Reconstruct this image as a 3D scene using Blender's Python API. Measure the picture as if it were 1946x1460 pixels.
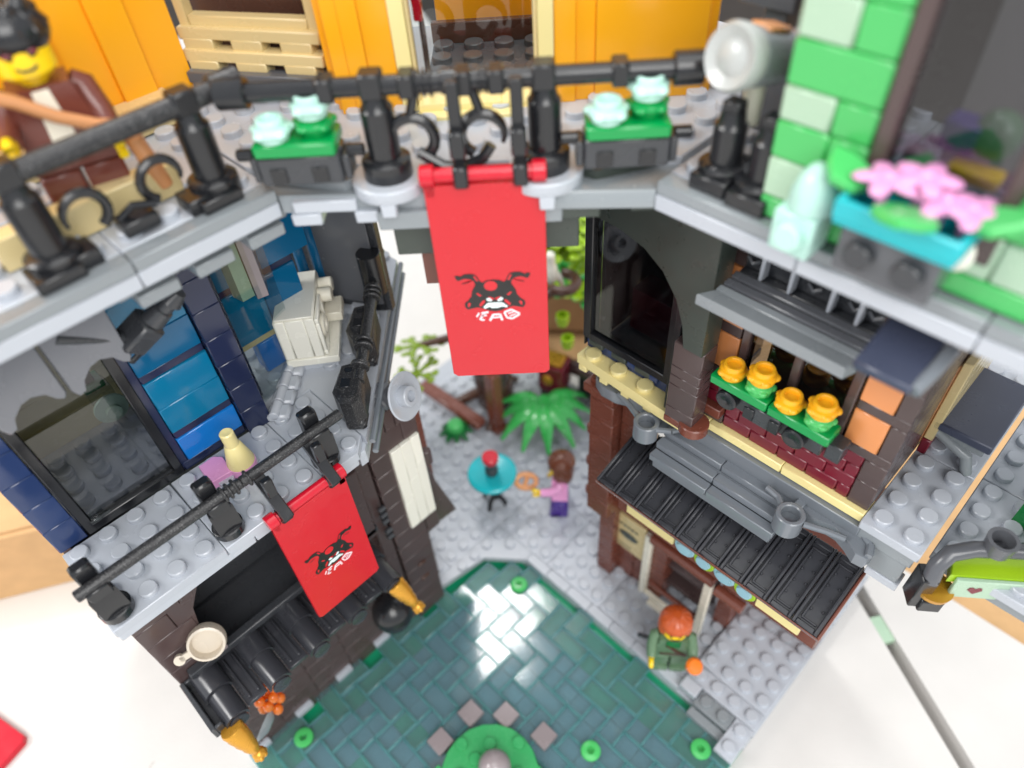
import bpy, math, random
from mathutils import Matrix, Vector, Euler
random.seed(7)
SC = bpy.context.scene
for o in list(bpy.data.objects): bpy.data.objects.remove(o)
COL = SC.collection
S = 0.008            # one stud = 8 mm; all builders below work in studs
ZT = 1.0             # the white table top is world z = 0, one stud under the model's floor
def WP(x, y, z): return Vector((x*S, y*S, (z+ZT)*S))

# ------------------------------------------------------------------ camera
cam = bpy.data.cameras.new('camera'); co = bpy.data.objects.new('camera', cam); COL.objects.link(co)
RX = Vector((0.7093678, 0.70258161, -0.05635959)); RY = Vector((-0.48648764, 0.54590645, 0.6821407)); RZ = Vector((0.51002657, -0.4564704, 0.72904572))
M3 = Matrix((RX, RY, RZ)).transposed().to_4x4()
co.matrix_world = Matrix.Translation(WP(21.1365, 0.9893, 39.1891)) @ M3
cam.sensor_width = 36; cam.lens = 1401.27/1946*36
cam.clip_start = 0.005; cam.clip_end = 20
cam.dof.use_dof = True; cam.dof.focus_distance = 26*S; cam.dof.aperture_fstop = 8.5
SC.camera = co
# ------------------------------------------------------------------ light
wd = bpy.data.worlds.new('World'); SC.world = wd; wd.use_nodes = True
bg = wd.node_tree.nodes['Background']; bg.inputs[0].default_value = (0.93, 0.96, 1, 1); bg.inputs[1].default_value = 0.9
def area(name, loc, target, sx, sy, power, col=(1, 1, 1)):
    l = bpy.data.lights.new(name, 'AREA'); l.shape = 'RECTANGLE'; l.size = sx; l.size_y = sy; l.energy = power; l.color = col
    o = bpy.data.objects.new(name, l); COL.objects.link(o); o.location = loc
    d = Vector(target)-Vector(loc); o.rotation_euler = d.to_track_quat('-Z', 'Y').to_euler()
    return o
area('ceiling_lamp', (-0.47, 0.43, 1.35), (0.06, 0.09, 0), 0.20, 0.14, 4, (1, 0.985, 0.96))
area('ceiling_lamp', (0.95, -0.35, 1.05), (0.06, 0.09, 0.12), 0.8, 0.8, 13, (1, 0.985, 0.96))
area('ceiling_lamp', (-0.55, -0.76, 0.98), (0.06, 0.09, 0.1), 0.6, 0.4, 9, (1, 0.985, 0.96))
area('ceiling_lamp', (0.25, 0.05, 1.5), (0.06, 0.09, 0.1), 0.8, 0.8, 5, (1, 0.985, 0.96))
SC.render.engine = 'CYCLES'
SC.cycles.max_bounces = 10; SC.cycles.transmission_bounces = 8; SC.cycles.transparent_max_bounces = 10
SC.cycles.caustics_reflective = False; SC.cycles.caustics_refractive = False
SC.view_settings.view_transform = 'Standard'; SC.view_settings.look = 'None'; SC.view_settings.gamma = 1
SC.view_settings.exposure = 0.05

# ------------------------------------------------------------------ materials
def lin(c):
    f = lambda v: v/12.92 if v <= 0.04045 else ((v+0.055)/1.055)**2.4
    return tuple(f(v/255) for v in c)+(1,)
MATS = {}
def plastic(name, rgb, rough=0.22, trans=0.0, sub=0.0, bump=0.06, metal=0.0, ior=1.53):
    m = bpy.data.materials.new(name); m.use_nodes = True; nt = m.node_tree; b = nt.nodes['Principled BSDF']
    c = lin(rgb)
    b.inputs['Base Color'].default_value = c; b.inputs['IOR'].default_value = ior
    b.inputs['Metallic'].default_value = metal
    b.inputs['Transmission Weight'].default_value = trans
    if sub: b.inputs['Subsurface Weight'].default_value = sub; b.inputs['Subsurface Radius'].default_value = (0.002, 0.0015, 0.001)
    tc = nt.nodes.new('ShaderNodeTexCoord')
    n1 = nt.nodes.new('ShaderNodeTexNoise'); n1.inputs['Scale'].default_value = 160; n1.inputs['Detail'].default_value = 3
    nt.links.new(tc.outputs['Object'], n1.inputs['Vector'])
    mr = nt.nodes.new('ShaderNodeMapRange'); mr.inputs['From Min'].default_value = 0.3; mr.inputs['From Max'].default_value = 0.7
    mr.inputs['To Min'].default_value = rough*0.75; mr.inputs['To Max'].default_value = rough*1.35
    nt.links.new(n1.outputs['Fac'], mr.inputs['Value']); nt.links.new(mr.outputs[0], b.inputs['Roughness'])
    # slight batch-to-batch colour difference between pieces
    if not trans:
        oi = nt.nodes.new('ShaderNodeObjectInfo'); hs = nt.nodes.new('ShaderNodeHueSaturation'); hs.inputs['Color'].default_value = c
        m2 = nt.nodes.new('ShaderNodeMapRange'); m2.inputs['To Min'].default_value = 0.94; m2.inputs['To Max'].default_value = 1.05
        nt.links.new(oi.outputs['Random'], m2.inputs['Value']); nt.links.new(m2.outputs[0], hs.inputs['Value'])
        nt.links.new(hs.outputs[0], b.inputs['Base Color'])
    if bump:
        n2 = nt.nodes.new('ShaderNodeTexNoise'); n2.inputs['Scale'].default_value = 420; n2.inputs['Detail'].default_value = 2
        nt.links.new(tc.outputs['Object'], n2.inputs['Vector'])
        bp = nt.nodes.new('ShaderNodeBump'); bp.inputs['Strength'].default_value = bump; bp.inputs['Distance'].default_value = 0.0002
        nt.links.new(n2.outputs['Fac'], bp.inputs['Height']); nt.links.new(bp.outputs[0], b.inputs['Normal'])
    MATS[name] = m
    return m
def dusty(name, rgb, rough=0.35):
    m = plastic(name, rgb, rough, bump=0.0); nt = m.node_tree; b = nt.nodes['Principled BSDF']
    tc = nt.nodes.new('ShaderNodeTexCoord'); n = nt.nodes.new('ShaderNodeTexNoise'); n.inputs['Scale'].default_value = 2600; n.inputs['Detail'].default_value = 2
    nt.links.new(tc.outputs['Object'], n.inputs['Vector'])
    r = nt.nodes.new('ShaderNodeValToRGB'); r.color_ramp.elements[0].position = 0.55; r.color_ramp.elements[1].position = 0.68
    c = lin(rgb); r.color_ramp.elements[0].color = c; r.color_ramp.elements[1].color = (c[0]+.10, c[1]+.10, c[2]+.10, 1)
    nt.links.new(n.outputs['Fac'], r.inputs['Fac']); nt.links.new(r.outputs[0], b.inputs['Base Color'])
    bp = nt.nodes.new('ShaderNodeBump'); bp.inputs['Strength'].default_value = 0.35; bp.inputs['Distance'].default_value = 0.0002
    nt.links.new(n.outputs['Fac'], bp.inputs['Height']); nt.links.new(bp.outputs[0], b.inputs['Normal'])
    return m
plastic('light_gray', (182, 187, 195)); plastic('mid_gray', (138, 144, 148)); plastic('dark_gray', (92, 94, 99)); plastic('silver_gray', (118, 124, 131), 0.2)
plastic('black', (32, 33, 36), 0.2); dusty('dusty_black', (36, 36, 38)); plastic('charcoal', (58, 60, 64), 0.26); plastic('valance_gray', (118, 120, 126), 0.25); plastic('slate', (64, 70, 90), 0.3); plastic('roof_black', (54, 55, 60), 0.22, bump=0.12); plastic('arch_green_gray', (58, 66, 60), 0.32)
plastic('red', (200, 18, 42), 0.2); plastic('dark_red', (116, 30, 46), 0.2); plastic('reddish_brown', (116, 64, 50), 0.24); plastic('dark_brown', (80, 65, 64), 0.22)
plastic('wood_brown', (82, 56, 46), 0.25); plastic('orange_yellow', (246, 172, 30), 0.2); plastic('tan', (216, 196, 144), 0.24); plastic('cream', (240, 224, 158), 0.22)
plastic('white', (238, 236, 224), 0.22); plastic('ivory', (238, 233, 216), 0.24); plastic('pan_white', (214, 203, 186), 0.24); plastic('navy', (42, 60, 102), 0.14); plastic('dark_navy', (36, 44, 74), 0.16)
plastic('azure_dark', (16, 118, 160), 0.1); plastic('azure_deep', (12, 96, 140), 0.1); plastic('azure_bright', (24, 118, 200), 0.1); plastic('cyan', (30, 182, 192), 0.2); plastic('teal', (0, 120, 110), 0.25)
plastic('green', (0, 148, 72), 0.2); plastic('bright_green', (76, 186, 100), 0.22); plastic('islet_green', (52, 158, 92), 0.25); plastic('leaf_green', (58, 176, 84), 0.25); plastic('dark_green', (16, 110, 52), 0.25)
plastic('sand_green', (172, 200, 174), 0.24); plastic('mint', (182, 222, 210), 0.25); plastic('lime', (158, 196, 34), 0.22); plastic('olive_lime', (128, 156, 30), 0.25)
plastic('nougat', (222, 144, 88), 0.2); plastic('flower_yellow', (250, 182, 34), 0.2, sub=0.1); plastic('pink', (232, 160, 208), 0.25); plastic('skin_yellow', (246, 208, 24), 0.2)
plastic('purple', (72, 44, 140), 0.25); plastic('hair_brown', (112, 62, 42), 0.28); plastic('hair_orange', (190, 86, 38), 0.28); plastic('gold', (206, 150, 52), 0.28, metal=0.55)
plastic('orange', (250, 130, 40), 0.25); plastic('peach', (214, 150, 100), 0.3); plastic('jacket_brown', (110, 58, 48), 0.25); plastic('moss', (94, 124, 94), 0.25); plastic('gray_stone', (150, 140, 142), 0.16)
plastic('ice', (150, 190, 205), 0.2); plastic('stone_gray', (138, 128, 130), 0.25)
plastic('pale_lens', (176, 179, 177), 0.2)
def glass(name, rgb, rough=0.03, ior=1.5, diffuse=0.0):
    # clear moulded plastic: tinted see-through body with a Fresnel surface gloss
    m = bpy.data.materials.new(name); m.use_nodes = True; nt = m.node_tree; nt.nodes.remove(nt.nodes['Principled BSDF']); out = nt.nodes['Material Output']
    tr = nt.nodes.new('ShaderNodeBsdfTransparent'); tr.inputs[0].default_value = lin(rgb)
    gl = nt.nodes.new('ShaderNodeBsdfGlossy'); gl.inputs['Roughness'].default_value = rough; gl.inputs['Color'].default_value = (1, 1, 1, 1)
    fr = nt.nodes.new('ShaderNodeFresnel'); fr.inputs['IOR'].default_value = ior
    body = tr
    if diffuse:
        df = nt.nodes.new('ShaderNodeBsdfDiffuse'); df.inputs[0].default_value = lin(rgb); mx0 = nt.nodes.new('ShaderNodeMixShader'); mx0.inputs[0].default_value = diffuse
        nt.links.new(tr.outputs[0], mx0.inputs[1]); nt.links.new(df.outputs[0], mx0.inputs[2]); body = mx0
    # the body does not bend light, so only the outer faces carry the Fresnel gloss
    ge = nt.nodes.new('ShaderNodeNewGeometry'); su = nt.nodes.new('ShaderNodeMath'); su.operation = 'SUBTRACT'; su.inputs[0].default_value = 1; nt.links.new(ge.outputs['Backfacing'], su.inputs[1])
    mu = nt.nodes.new('ShaderNodeMath'); mu.operation = 'MULTIPLY'; nt.links.new(fr.outputs[0], mu.inputs[0]); nt.links.new(su.outputs[0], mu.inputs[1])
    mx = nt.nodes.new('ShaderNodeMixShader'); nt.links.new(mu.outputs[0], mx.inputs[0]); nt.links.new(body.outputs[0], mx.inputs[1]); nt.links.new(gl.outputs[0], mx.inputs[2])
    nt.links.new(mx.outputs[0], out.inputs['Surface']); MATS[name] = m
glass('glass_clear', (236, 240, 240)); glass('glass_smoke', (200, 202, 206), ior=1.6)
glass('water_blue', (206, 232, 236), 0.1, 1.5, 0.085); glass('water_edge_lit', (142, 210, 212), 0.1, 1.5, 0.36)  # rims get a brighter colour for the light their edges catch
glass('clear_flame', (252, 150, 50), 0.1, 1.5, 0.45); glass('lily_green', (120, 240, 130), 0.1, 1.5, 0.5)
plastic('pond_gray', (150, 140, 150), 0.35); plastic('pond_green', (16, 150, 106), 0.35)
def board(name, rgb, rough=0.8, scale=60, amt=0.06, bump=0.1):
    m = bpy.data.materials.new(name); m.use_nodes = True; nt = m.node_tree; b = nt.nodes['Principled BSDF']; b.inputs['Roughness'].default_value = rough
    tc = nt.nodes.new('ShaderNodeTexCoord'); n = nt.nodes.new('ShaderNodeTexNoise'); n.inputs['Scale'].default_value = scale; n.inputs['Detail'].default_value = 6
    nt.links.new(tc.outputs['Object'], n.inputs['Vector'])
    r = nt.nodes.new('ShaderNodeValToRGB'); c = lin(rgb)
    r.color_ramp.elements[0].position = .3; r.color_ramp.elements[1].position = .7
    r.color_ramp.elements[0].color = tuple(max(0, v*(1-amt)) for v in c[:3])+(1,); r.color_ramp.elements[1].color = tuple(v*(1+amt*.5) for v in c[:3])+(1,)
    # sparse dust specks and scuffs on the sheet
    n3 = nt.nodes.new('ShaderNodeTexNoise'); n3.inputs['Scale'].default_value = scale*2.2; n3.inputs['Detail'].default_value = 3
    nt.links.new(tc.outputs['Object'], n3.inputs['Vector'])
    r3 = nt.nodes.new('ShaderNodeValToRGB'); r3.color_ramp.elements[0].position = .74; r3.color_ramp.elements[1].position = .78
    r3.color_ramp.elements[0].color = (0, 0, 0, 1); r3.color_ramp.elements[1].color = (.5, .5, .5, 1); nt.links.new(n3.outputs['Fac'], r3.inputs['Fac'])
    mx = nt.nodes.new('ShaderNodeMix'); mx.data_type = 'RGBA'; mx.inputs[7].default_value = (c[0]*.45, c[1]*.4, c[2]*.36, 1)
    nt.links.new(n.outputs['Fac'], r.inputs['Fac']); nt.links.new(r.outputs[0], mx.inputs[6]); nt.links.new(r3.outputs[0], mx.inputs[0]); nt.links.new(mx.outputs[2], b.inputs['Base Color'])
    n2 = nt.nodes.new('ShaderNodeTexNoise'); n2.inputs['Scale'].default_value = scale*14; nt.links.new(tc.outputs['Object'], n2.inputs['Vector'])
    bp = nt.nodes.new('ShaderNodeBump'); bp.inputs['Strength'].default_value = bump; bp.inputs['Distance'].default_value = 0.0005
    nt.links.new(n2.outputs['Fac'], bp.inputs['Height']); nt.links.new(bp.outputs[0], b.inputs['Normal'])
    MATS[name] = m
board('table_white', (216, 213, 209), 0.45, 60, 0.03, 0.12); board('cardboard', (206, 166, 118), 0.85, 90, 0.10, 0.15); board('cardboard_shaded', (150, 114, 78), 0.85, 90, 0.10, 0.15); board('floor_dark', (70, 62, 56), 0.9, 40, .2)  # second cardboard is the same board with shade put into its brown

# ------------------------------------------------------------------ mesh builder
class MB:
    def __init__(s): s.v = []; s.f = []; s.T = Matrix.Identity(4)
    def add(s, vs, fs):
        n = len(s.v); s.v += [tuple(s.T @ Vector(v)) for v in vs]; s.f += [tuple(n+i for i in f) for f in fs]; return s
    def box(s, x0, x1, y0, y1, z0, z1, b=.035):
        if x1 < x0: x0, x1 = x1, x0
        if y1 < y0: y0, y1 = y1, y0
        if z1 < z0: z0, z1 = z1, z0
        b = min(b, (x1-x0)*.3, (y1-y0)*.3, (z1-z0)*.3)
        X, Y, Z = (x0, x1), (y0, y1), (z0, z1); vs = []; idx = {}
        for i in (0, 1):
            for j in (0, 1):
                for k in (0, 1):
                    c = (X[i], Y[j], Z[k]); d = (b if i == 0 else -b, b if j == 0 else -b, b if k == 0 else -b)
                    for a in range(3):
                        p = [c[q]+(0 if q == a else d[q]) for q in range(3)]; idx[i, j, k, a] = len(vs); vs.append(p)
        fs = []
        I = lambda i, j, k, a: idx[i, j, k, a]
        for i in (0, 1):
            q = [I(i, 0, 0, 0), I(i, 1, 0, 0), I(i, 1, 1, 0), I(i, 0, 1, 0)]; fs.append(q if i else q[::-1])
            q = [I(0, i, 0, 1), I(0, i, 1, 1), I(1, i, 1, 1), I(1, i, 0, 1)]; fs.append(q if i else q[::-1])
            q = [I(0, 0, i, 2), I(1, 0, i, 2), I(1, 1, i, 2), I(0, 1, i, 2)]; fs.append(q if i else q[::-1])
        for i in (0, 1):
            for j in (0, 1):
                q = [I(i, j, 0, 0), I(i, j, 1, 0), I(i, j, 1, 1), I(i, j, 0, 1)]; fs.append(q if (i+j) % 2 else q[::-1])
                q = [I(i, 0, j, 0), I(i, 1, j, 0), I(i, 1, j, 2), I(i, 0, j, 2)]; fs.append(q[::-1] if (i+j) % 2 else q)
                q = [I(0, i, j, 1), I(1, i, j, 1), I(1, i, j, 2), I(0, i, j, 2)]; fs.append(q if (i+j) % 2 else q[::-1])
        for i in (0, 1):
            for j in (0, 1):
                for k in (0, 1):
                    q = [I(i, j, k, 0), I(i, j, k, 1), I(i, j, k, 2)]; fs.append(q if (i+j+k) % 2 else q[::-1])
        return s.add(vs, fs)
    def lathe(s, prof, n=20, c=(0, 0, 0), mat=None):
        # prof: (r, z) from bottom to top, revolved round z through c
        T0 = s.T.copy(); s.T = T0 @ Matrix.Translation(c) @ (mat if mat is not None else Matrix.Identity(4))
        vs = []; fs = []; rows = []
        for r, z in prof:
            if r < 1e-6: rows.append([len(vs)]); vs.append((0, 0, z))
            else:
                rows.append(list(range(len(vs), len(vs)+n)))
                vs += [(r*math.cos(2*math.pi*i/n), r*math.sin(2*math.pi*i/n), z) for i in range(n)]
        for a, b in zip(rows, rows[1:]):
            for i in range(n):
                j = (i+1) % n
                if len(a) == 1 and len(b) == 1: continue
                if len(a) == 1: fs.append((a[0], b[j], b[i]))
                elif len(b) == 1: fs.append((a[i], a[j], b[0]))
                else: fs.append((a[i], a[j], b[j], b[i]))
        if len(rows[0]) > 1: fs.append(tuple(rows[0][::-1]))
        if len(rows[-1]) > 1: fs.append(tuple(rows[-1]))
        s.add(vs, fs); s.T = T0; return s
    def cyl(s, p0, p1, r, r1=None, n=18, b=.03):
        p0 = Vector(p0); p1 = Vector(p1); d = p1-p0; L = d.length; r1 = r if r1 is None else r1; b = min(b, r*.4, r1*.4, L*.3)
        q = d.to_track_quat('Z', 'Y').to_matrix().to_4x4()
        return s.lathe([(r-b, 0), (r, b), (r1, L-b), (r1-b, L)], n, p0, q)
    def stud(s, x, y, z, r=.3, h=.21, n=16): return s.lathe([(r, 0), (r, h-.03), (r-.03, h)], n, (x, y, z))
    def prism(s, poly, z0, z1, b=.03):
        # poly counter-clockwise seen from +z; small top chamfer
        n = len(poly); cx = sum(p[0] for p in poly)/n; cy = sum(p[1] for p in poly)/n
        def off(p):
            dx, dy = cx-p[0], cy-p[1]; L = math.hypot(dx, dy) or 1; return (p[0]+dx/L*b, p[1]+dy/L*b)
        vs = [(x, y, z0) for x, y in poly]+[(x, y, z1-b) for x, y in poly]+[off(p)+(z1,) for p in poly]
        fs = [tuple(range(n))[::-1], tuple(range(2*n, 3*n))]
        for i in range(n):
            j = (i+1) % n; fs += [(i, j, n+j, n+i), (n+i, n+j, 2*n+j, 2*n+i)]
        return s.add(vs, fs)
    def tube(s, pts, r, n=10, caps=True):
        pts = [Vector(p) for p in pts]; rr = r if isinstance(r, (list, tuple)) else [r]*len(pts); rows = []; vs = []; fs = []
        up = Vector((0.13, 0.27, 0.95)).normalized()
        for i, p in enumerate(pts):
            t = (pts[min(i+1, len(pts)-1)]-pts[max(i-1, 0)]).normalized()
            a = t.cross(up); 
            if a.length < 1e-3: a = t.cross(Vector((1, 0, 0)))
            a.normalize(); b = a.cross(t).normalized(); up = b
            rows.append(len(vs)); vs += [tuple(p+a*rr[i]*math.cos(2*math.pi*k/n)+b*rr[i]*math.sin(2*math.pi*k/n)) for k in range(n)]
        for a, b in zip(rows, rows[1:]):
            for k in range(n): fs.append((a+k, b+k, b+(k+1) % n, a+(k+1) % n))
        if caps: fs.append(tuple(rows[0]+k for k in range(n))); fs.append(tuple(rows[-1]+k for k in range(n))[::-1])
        return s.add(vs, fs)
    def ball(s, c, r, n=18, m=10):
        r = r if isinstance(r, (list, tuple)) else (r, r, r)
        prof = [(math.sin(math.pi*i/m), -math.cos(math.pi*i/m)) for i in range(m+1)]; prof[0] = (0, -1); prof[-1] = (0, 1)
        return s.lathe(prof, n, c, Matrix.Diagonal((r[0], r[1], r[2], 1)))
def xf(loc=(0, 0, 0), rot=(0, 0, 0)): return Matrix.Translation(loc) @ Euler(rot).to_matrix().to_4x4()

ORG = {}
def origin_of(o): return ORG.get(o.name, Vector((0, 0, 0))) if o else Vector((0, 0, 0))
def thing(name, label, cat, loc=(0, 0, 0), rotz=0.0, group=None, kind=None, rot=None):
    o = bpy.data.objects.new(name, None); COL.objects.link(o); o.empty_display_size = .01
    o.location = WP(*loc); o.rotation_euler = rot if rot else (0, 0, rotz)
    if label: o['label'] = label
    if cat: o['category'] = cat
    if group: o['group'] = group
    if kind: o['kind'] = kind
    ORG[o.name] = Vector((0, 0, 0)); return o
def tag(o, label, cat, group=None):
    o['label'] = label; o['category'] = cat
    if group: o['group'] = group
    return o
def mesh_from(name, mb, mat, org):
    me = bpy.data.meshes.new(name); me.from_pydata([tuple((Vector(v)-org)*S) for v in mb.v], [], mb.f)
    me.materials.append(MATS[mat]); me.validate(); me.shade_smooth(); me.set_sharp_from_angle(angle=math.radians(38)); me.update(); return me
def part(name, mb, mat, parent=None, label=None, kind=None):
    # mb in the local studs of the top-level thing (or world studs when there is no parent)
    xs = [v[0] for v in mb.v]; ys = [v[1] for v in mb.v]; zs = [v[2] for v in mb.v]
    org = Vector(((min(xs)+max(xs))/2, (min(ys)+max(ys))/2, min(zs)))
    o = bpy.data.objects.new(name, mesh_from(name, mb, mat, org)); COL.objects.link(o)
    if parent: o.parent = parent; o.location = (org-origin_of(parent))*S
    else: o.location = WP(*org)
    ORG[o.name] = org
    if label: o['label'] = label
    if kind: o['kind'] = kind
    return o
CACHE = {}
def brick(parent, mat, x0, x1, y0, y1, z0, z1, studs=False, name='brick', b=.035, g=.012, sx=None, sy=None):
    dx, dy, dz = x1-x0, y1-y0, z1-z0; key = (mat, round(dx, 3), round(dy, 3), round(dz, 3), studs, b, sx, sy)
    if key not in CACHE:
        m = MB().box(g, dx-g, g, dy-g, 0, dz, b)
        if studs:
            nx = max(1, int(round(dx))); ny = max(1, int(round(dy)))
            for i in range(nx):
                for j in range(ny): m.stud((i+.5)*dx/nx, (j+.5)*dy/ny, dz)
        CACHE[key] = mesh_from(name, m, mat, Vector((0, 0, 0)))
    o = bpy.data.objects.new(name, CACHE[key]); COL.objects.link(o); o.parent = parent
    org = Vector((x0, y0, z0)); o.location = (org-origin_of(parent))*S if parent else WP(*org); ORG[o.name] = org
    return o
def dup(root, loc, rotz=None, label=None):
    r = root.copy(); COL.objects.link(r); r.location = WP(*loc)
    if rotz is not None: r.rotation_euler = (0, 0, rotz)
    if label: r['label'] = label
    for ch in list(root.children):
        c = ch.copy(); COL.objects.link(c); c.parent = r
        for g in list(ch.children):
            d = g.copy(); COL.objects.link(d); d.parent = c
    return r

# ================================================================== the setting: table, cardboard, base
def ground_sheet(name, poly, z0, z1, mat, kind='structure'):
    m = MB().prism(poly, z0, z1, .05); o = part(name, m, mat); o['kind'] = kind; return o
# two halves of the white table with the open joint between them (joint runs along GD)
GA = Vector((19.7, 27.8)); GD = Vector((7.9, -5.0)).normalized(); GN = Vector((-GD.y, GD.x)); gw = .34
pn = lambda t, w: tuple(GA+GD*t+GN*w)
tA = (30.6-GA.y)/GD.y
ground_sheet('table_top', [(-90, -90), (90, -130), pn(140, -gw), pn(tA, -gw), (-14, 30.6), (-19, 46), (-90, 80)], -9, -1.0, 'table_white')
ground_sheet('table_top', [pn(tA-.1, gw), pn(140, gw), (138, 30.6)], -9, -1.0, 'table_white')
ground_sheet('floor', [(-400, -400), (400, -400), (400, 400), (-400, 400)], -90, -89, 'floor_dark')
m = MB().prism([(-14, 30.7), (70, 30.7), (70, 95), (-14, 95)], -5.2, -2.4, .05)
cb = part('cardboard_box', m, 'cardboard'); tag(cb, 'brown cardboard box lying behind the white table edge', 'cardboard box')
t = thing('cardboard_box', 'brown cardboard box standing on the table left of the blue walled house', 'cardboard box', (-17.7, -7.65, -1), math.radians(60))
m = MB().box(-14, 12, 0, 14, 0, 5.6, .05); part('carton', m, 'cardboard', t)
m = MB().box(-14, 12, .3, 8, 5.62, 5.8, .03); part('flap', m, 'cardboard', t)
t = thing('cardboard_box', 'brown cardboard carton standing upright behind the tree', 'cardboard box', (-6.6, 34.2, -1), math.radians(38))
m = MB().box(-8, 8, 0, .35, 0, 6.0, .05); part('carton', m, 'cardboard_shaded', t)
m = MB().box(-8, 8, .36, 9, 0, 3.0, .05); part('flap', m, 'cardboard_shaded', t)
m = MB().box(-.3, .3, -1.1, 1.1, -.8, -.2); m.T = xf((21.45, 26.72, -.9), (0, 0, 0.98)); m2 = MB(); m2.T = xf((21.45, 26.72, -1.3), (0, 0, math.atan2(GD.y, GD.x))); m2.box(-.75, .75, -.41, .41, -.3, .2)
tag(part('green_brick', m2, 'sand_green'), 'small pale green brick wedged in the gap between the table halves', 'toy brick')
m = MB(); m.T = xf((-10.2, -11.2, -1), (0, 0, math.radians(17))); m.prism([(-4.4, -4), (2.7, -4), (2.7, .75), (2.45, 1.0), (-4.4, 1.0)], 0, .4)
tag(part('red_plate', m, 'red'), 'loose glossy red toy plate lying on the white table', 'toy plate')

pave = thing('pavement', None, None, (0, 0, 0), kind='structure')
for i in range(8):
    for j in range(3):
        x0 = -10.5+4*i; y0 = 16.5+4*j
        if x0+4 > 19.5: x1 = 19.5
        else: x1 = x0+4
        if x1 > x0: brick(pave, 'light_gray', x0, x1, y0, y0+4, -.4, 0, True, 'plate')
for i in range(3):
    for j in range(2): brick(pave, 'light_gray', -10.5+4*i, -6.5+4*i if i < 2 else 1.5, 8.5+4*j, 12.5+4*j, -.4, 0, True, 'plate')
m = MB().prism([(1.5, 11.2), (2.0, 11.2), (2.45, 14.3), (4.4, 15.9), (4.4, 16.5), (1.5, 16.5)], -.4, 0)
for x, y in ((2, 13), (2, 14), (2, 15), (2, 16), (3, 16)): m.stud(x, y, 0)
part('corner_plate', m, 'light_gray', pave)
for k in range(7): brick(pave, 'light_gray', 4.4+1.571*k, 4.4+1.571*(k+1), 15.9, 16.5, -.4, .02, False, 'border_tile')
brick(pave, 'light_gray', -12, 1.6, -1.6, 28.5, -.98, -.41, False, 'baseplate'); brick(pave, 'light_gray', 1.6, 19.45, 15.9, 28.5, -.98, -.41, False, 'baseplate')
# raised plates beside the shop and the steps down to the water
brick(pave, 'light_gray', 15.4, 19.42, 17.6, 21.6, 0, .4, True, 'plate'); brick(pave, 'light_gray', 15.4, 19.42, 16.6, 17.6, 0, .38, True, 'plate')
brick(pave, 'light_gray', 15.4, 16.4, 15.9, 16.6, 0, .55, False, 'step_tile')
brick(pave, 'mid_gray', 16.4, 18.4, 15.7, 16.6, 0, .3, True, 'step_plate'); brick(pave, 'mid_gray', 16.4, 18.5, 15.2, 15.7, -.38, .0, False, 'step_plate'); brick(pave, 'light_gray', 18.4, 19.42, 14.6, 16.6, 0, .36, True, 'plate')
for k in range(5): brick(pave, 'light_gray', 1.72, 2.05, -1.4+2.6*k, -.4+2.6*k, -.4, .05, False, 'edge_tile')

# ------------------------------------------------------------------ pond: clear tiles laid herringbone over coloured plates
pond = thing('pond', None, None, (0, 0, -1), kind='structure')
PL = lambda x, y: Vector((x, y, 1))
def inpond(x, y):
    if x < 1.7 or x > 19.4 or y > 15.9 or y < -1.6: return False
    return (x-2.0)*1.0-(y-11.2)*.15 > 0 and not (y > 14.0 and (x-2.4) < (y-14.3)*1.25)
def pb(mat, x0, x1, y0, y1, z0, z1, name): return brick(pond, mat, x0, x1, y0, y1, z0+1, z1+1, False, name, .1 if name == 'water_tile' else .035)
pb('pond_green', 1.7, 19.4, -1.6, 15.95, -.97, -.86, 'pond_bed')
for i in range(9):
    for j in range(17):
        x0, y0 = 1.7+2*i, -1.5+j
        cx, cy = x0+1, y0+.5
        if not inpond(cx, cy): continue
        d = min(cx-1.7, 15.9-cy, (cx-2.0-(cy-11.5)*.5) if cy > 9 else 9)
        if d > 2.2 and random.random() < .93: pb('pond_gray', x0, min(x0+2, 19.38), y0, y0+1, -.85, -.70, 'bed_plate')
LILY = ((5.2, 14.5), (3.1, .85), (14.1, 10.5), (17.95, 14.3))
WT = {}
def water_mesh(w, h):
    k = (round(w, 2), round(h, 2))
    if k not in WT:
        # clear top face and moulded rim walls, open underneath like the real tile; rim colour carries caught light
        m = MB().box(.07, w-.07, .07, h-.07, .24, .36, .02); n0 = len(m.f)
        for a in ((.01, w-.01, .01, .07), (.01, w-.01, h-.07, h-.01), (.01, .07, .07, h-.07), (w-.07, w-.01, .07, h-.07)): m.box(*a, 0, .36, .02)
        me_ = mesh_from('water_tile', m, 'water_blue', Vector((0, 0, 0))); me_.materials.append(MATS['water_edge_lit'])
        for p in me_.polygons: p.material_index = 1 if p.index >= n0 else 0
        WT[k] = me_
    return WT[k]
def water_tile(x0, y0, w, h):
    cx, cy = x0+w/2, y0+h/2
    if not (inpond(cx-.3, cy+.3) and inpond(cx+.1, cy)): return
    if (cx-11.6)**2+(cy-5.8)**2 < 4.2: return
    xa, xb, ya, yb = max(x0, 1.7), min(x0+w, 19.42), max(y0, -1.6), min(y0+h, 15.92)
    o = bpy.data.objects.new('water_tile', water_mesh(xb-xa, yb-ya)); COL.objects.link(o); o.parent = pond
    o.location = Vector((xa, ya, .34+random.uniform(-.02, .03)))*S; o.rotation_euler = (random.uniform(-.02, .02), random.uniform(-.02, .02), 0)
for i in range(-2, 20):
    for j in range(-2, 20):
        k = (i-j) % 4
        if k == 0: water_tile(1.7+i, -1.6+j, 2, 1)
        elif k == 3: water_tile(1.7+i, -1.6+j, 1, 2)
isl = thing('pond_island', 'bright green studded islet with a grey boulder in the pond', 'islet', (11.35, 6.2, -.3))
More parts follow.
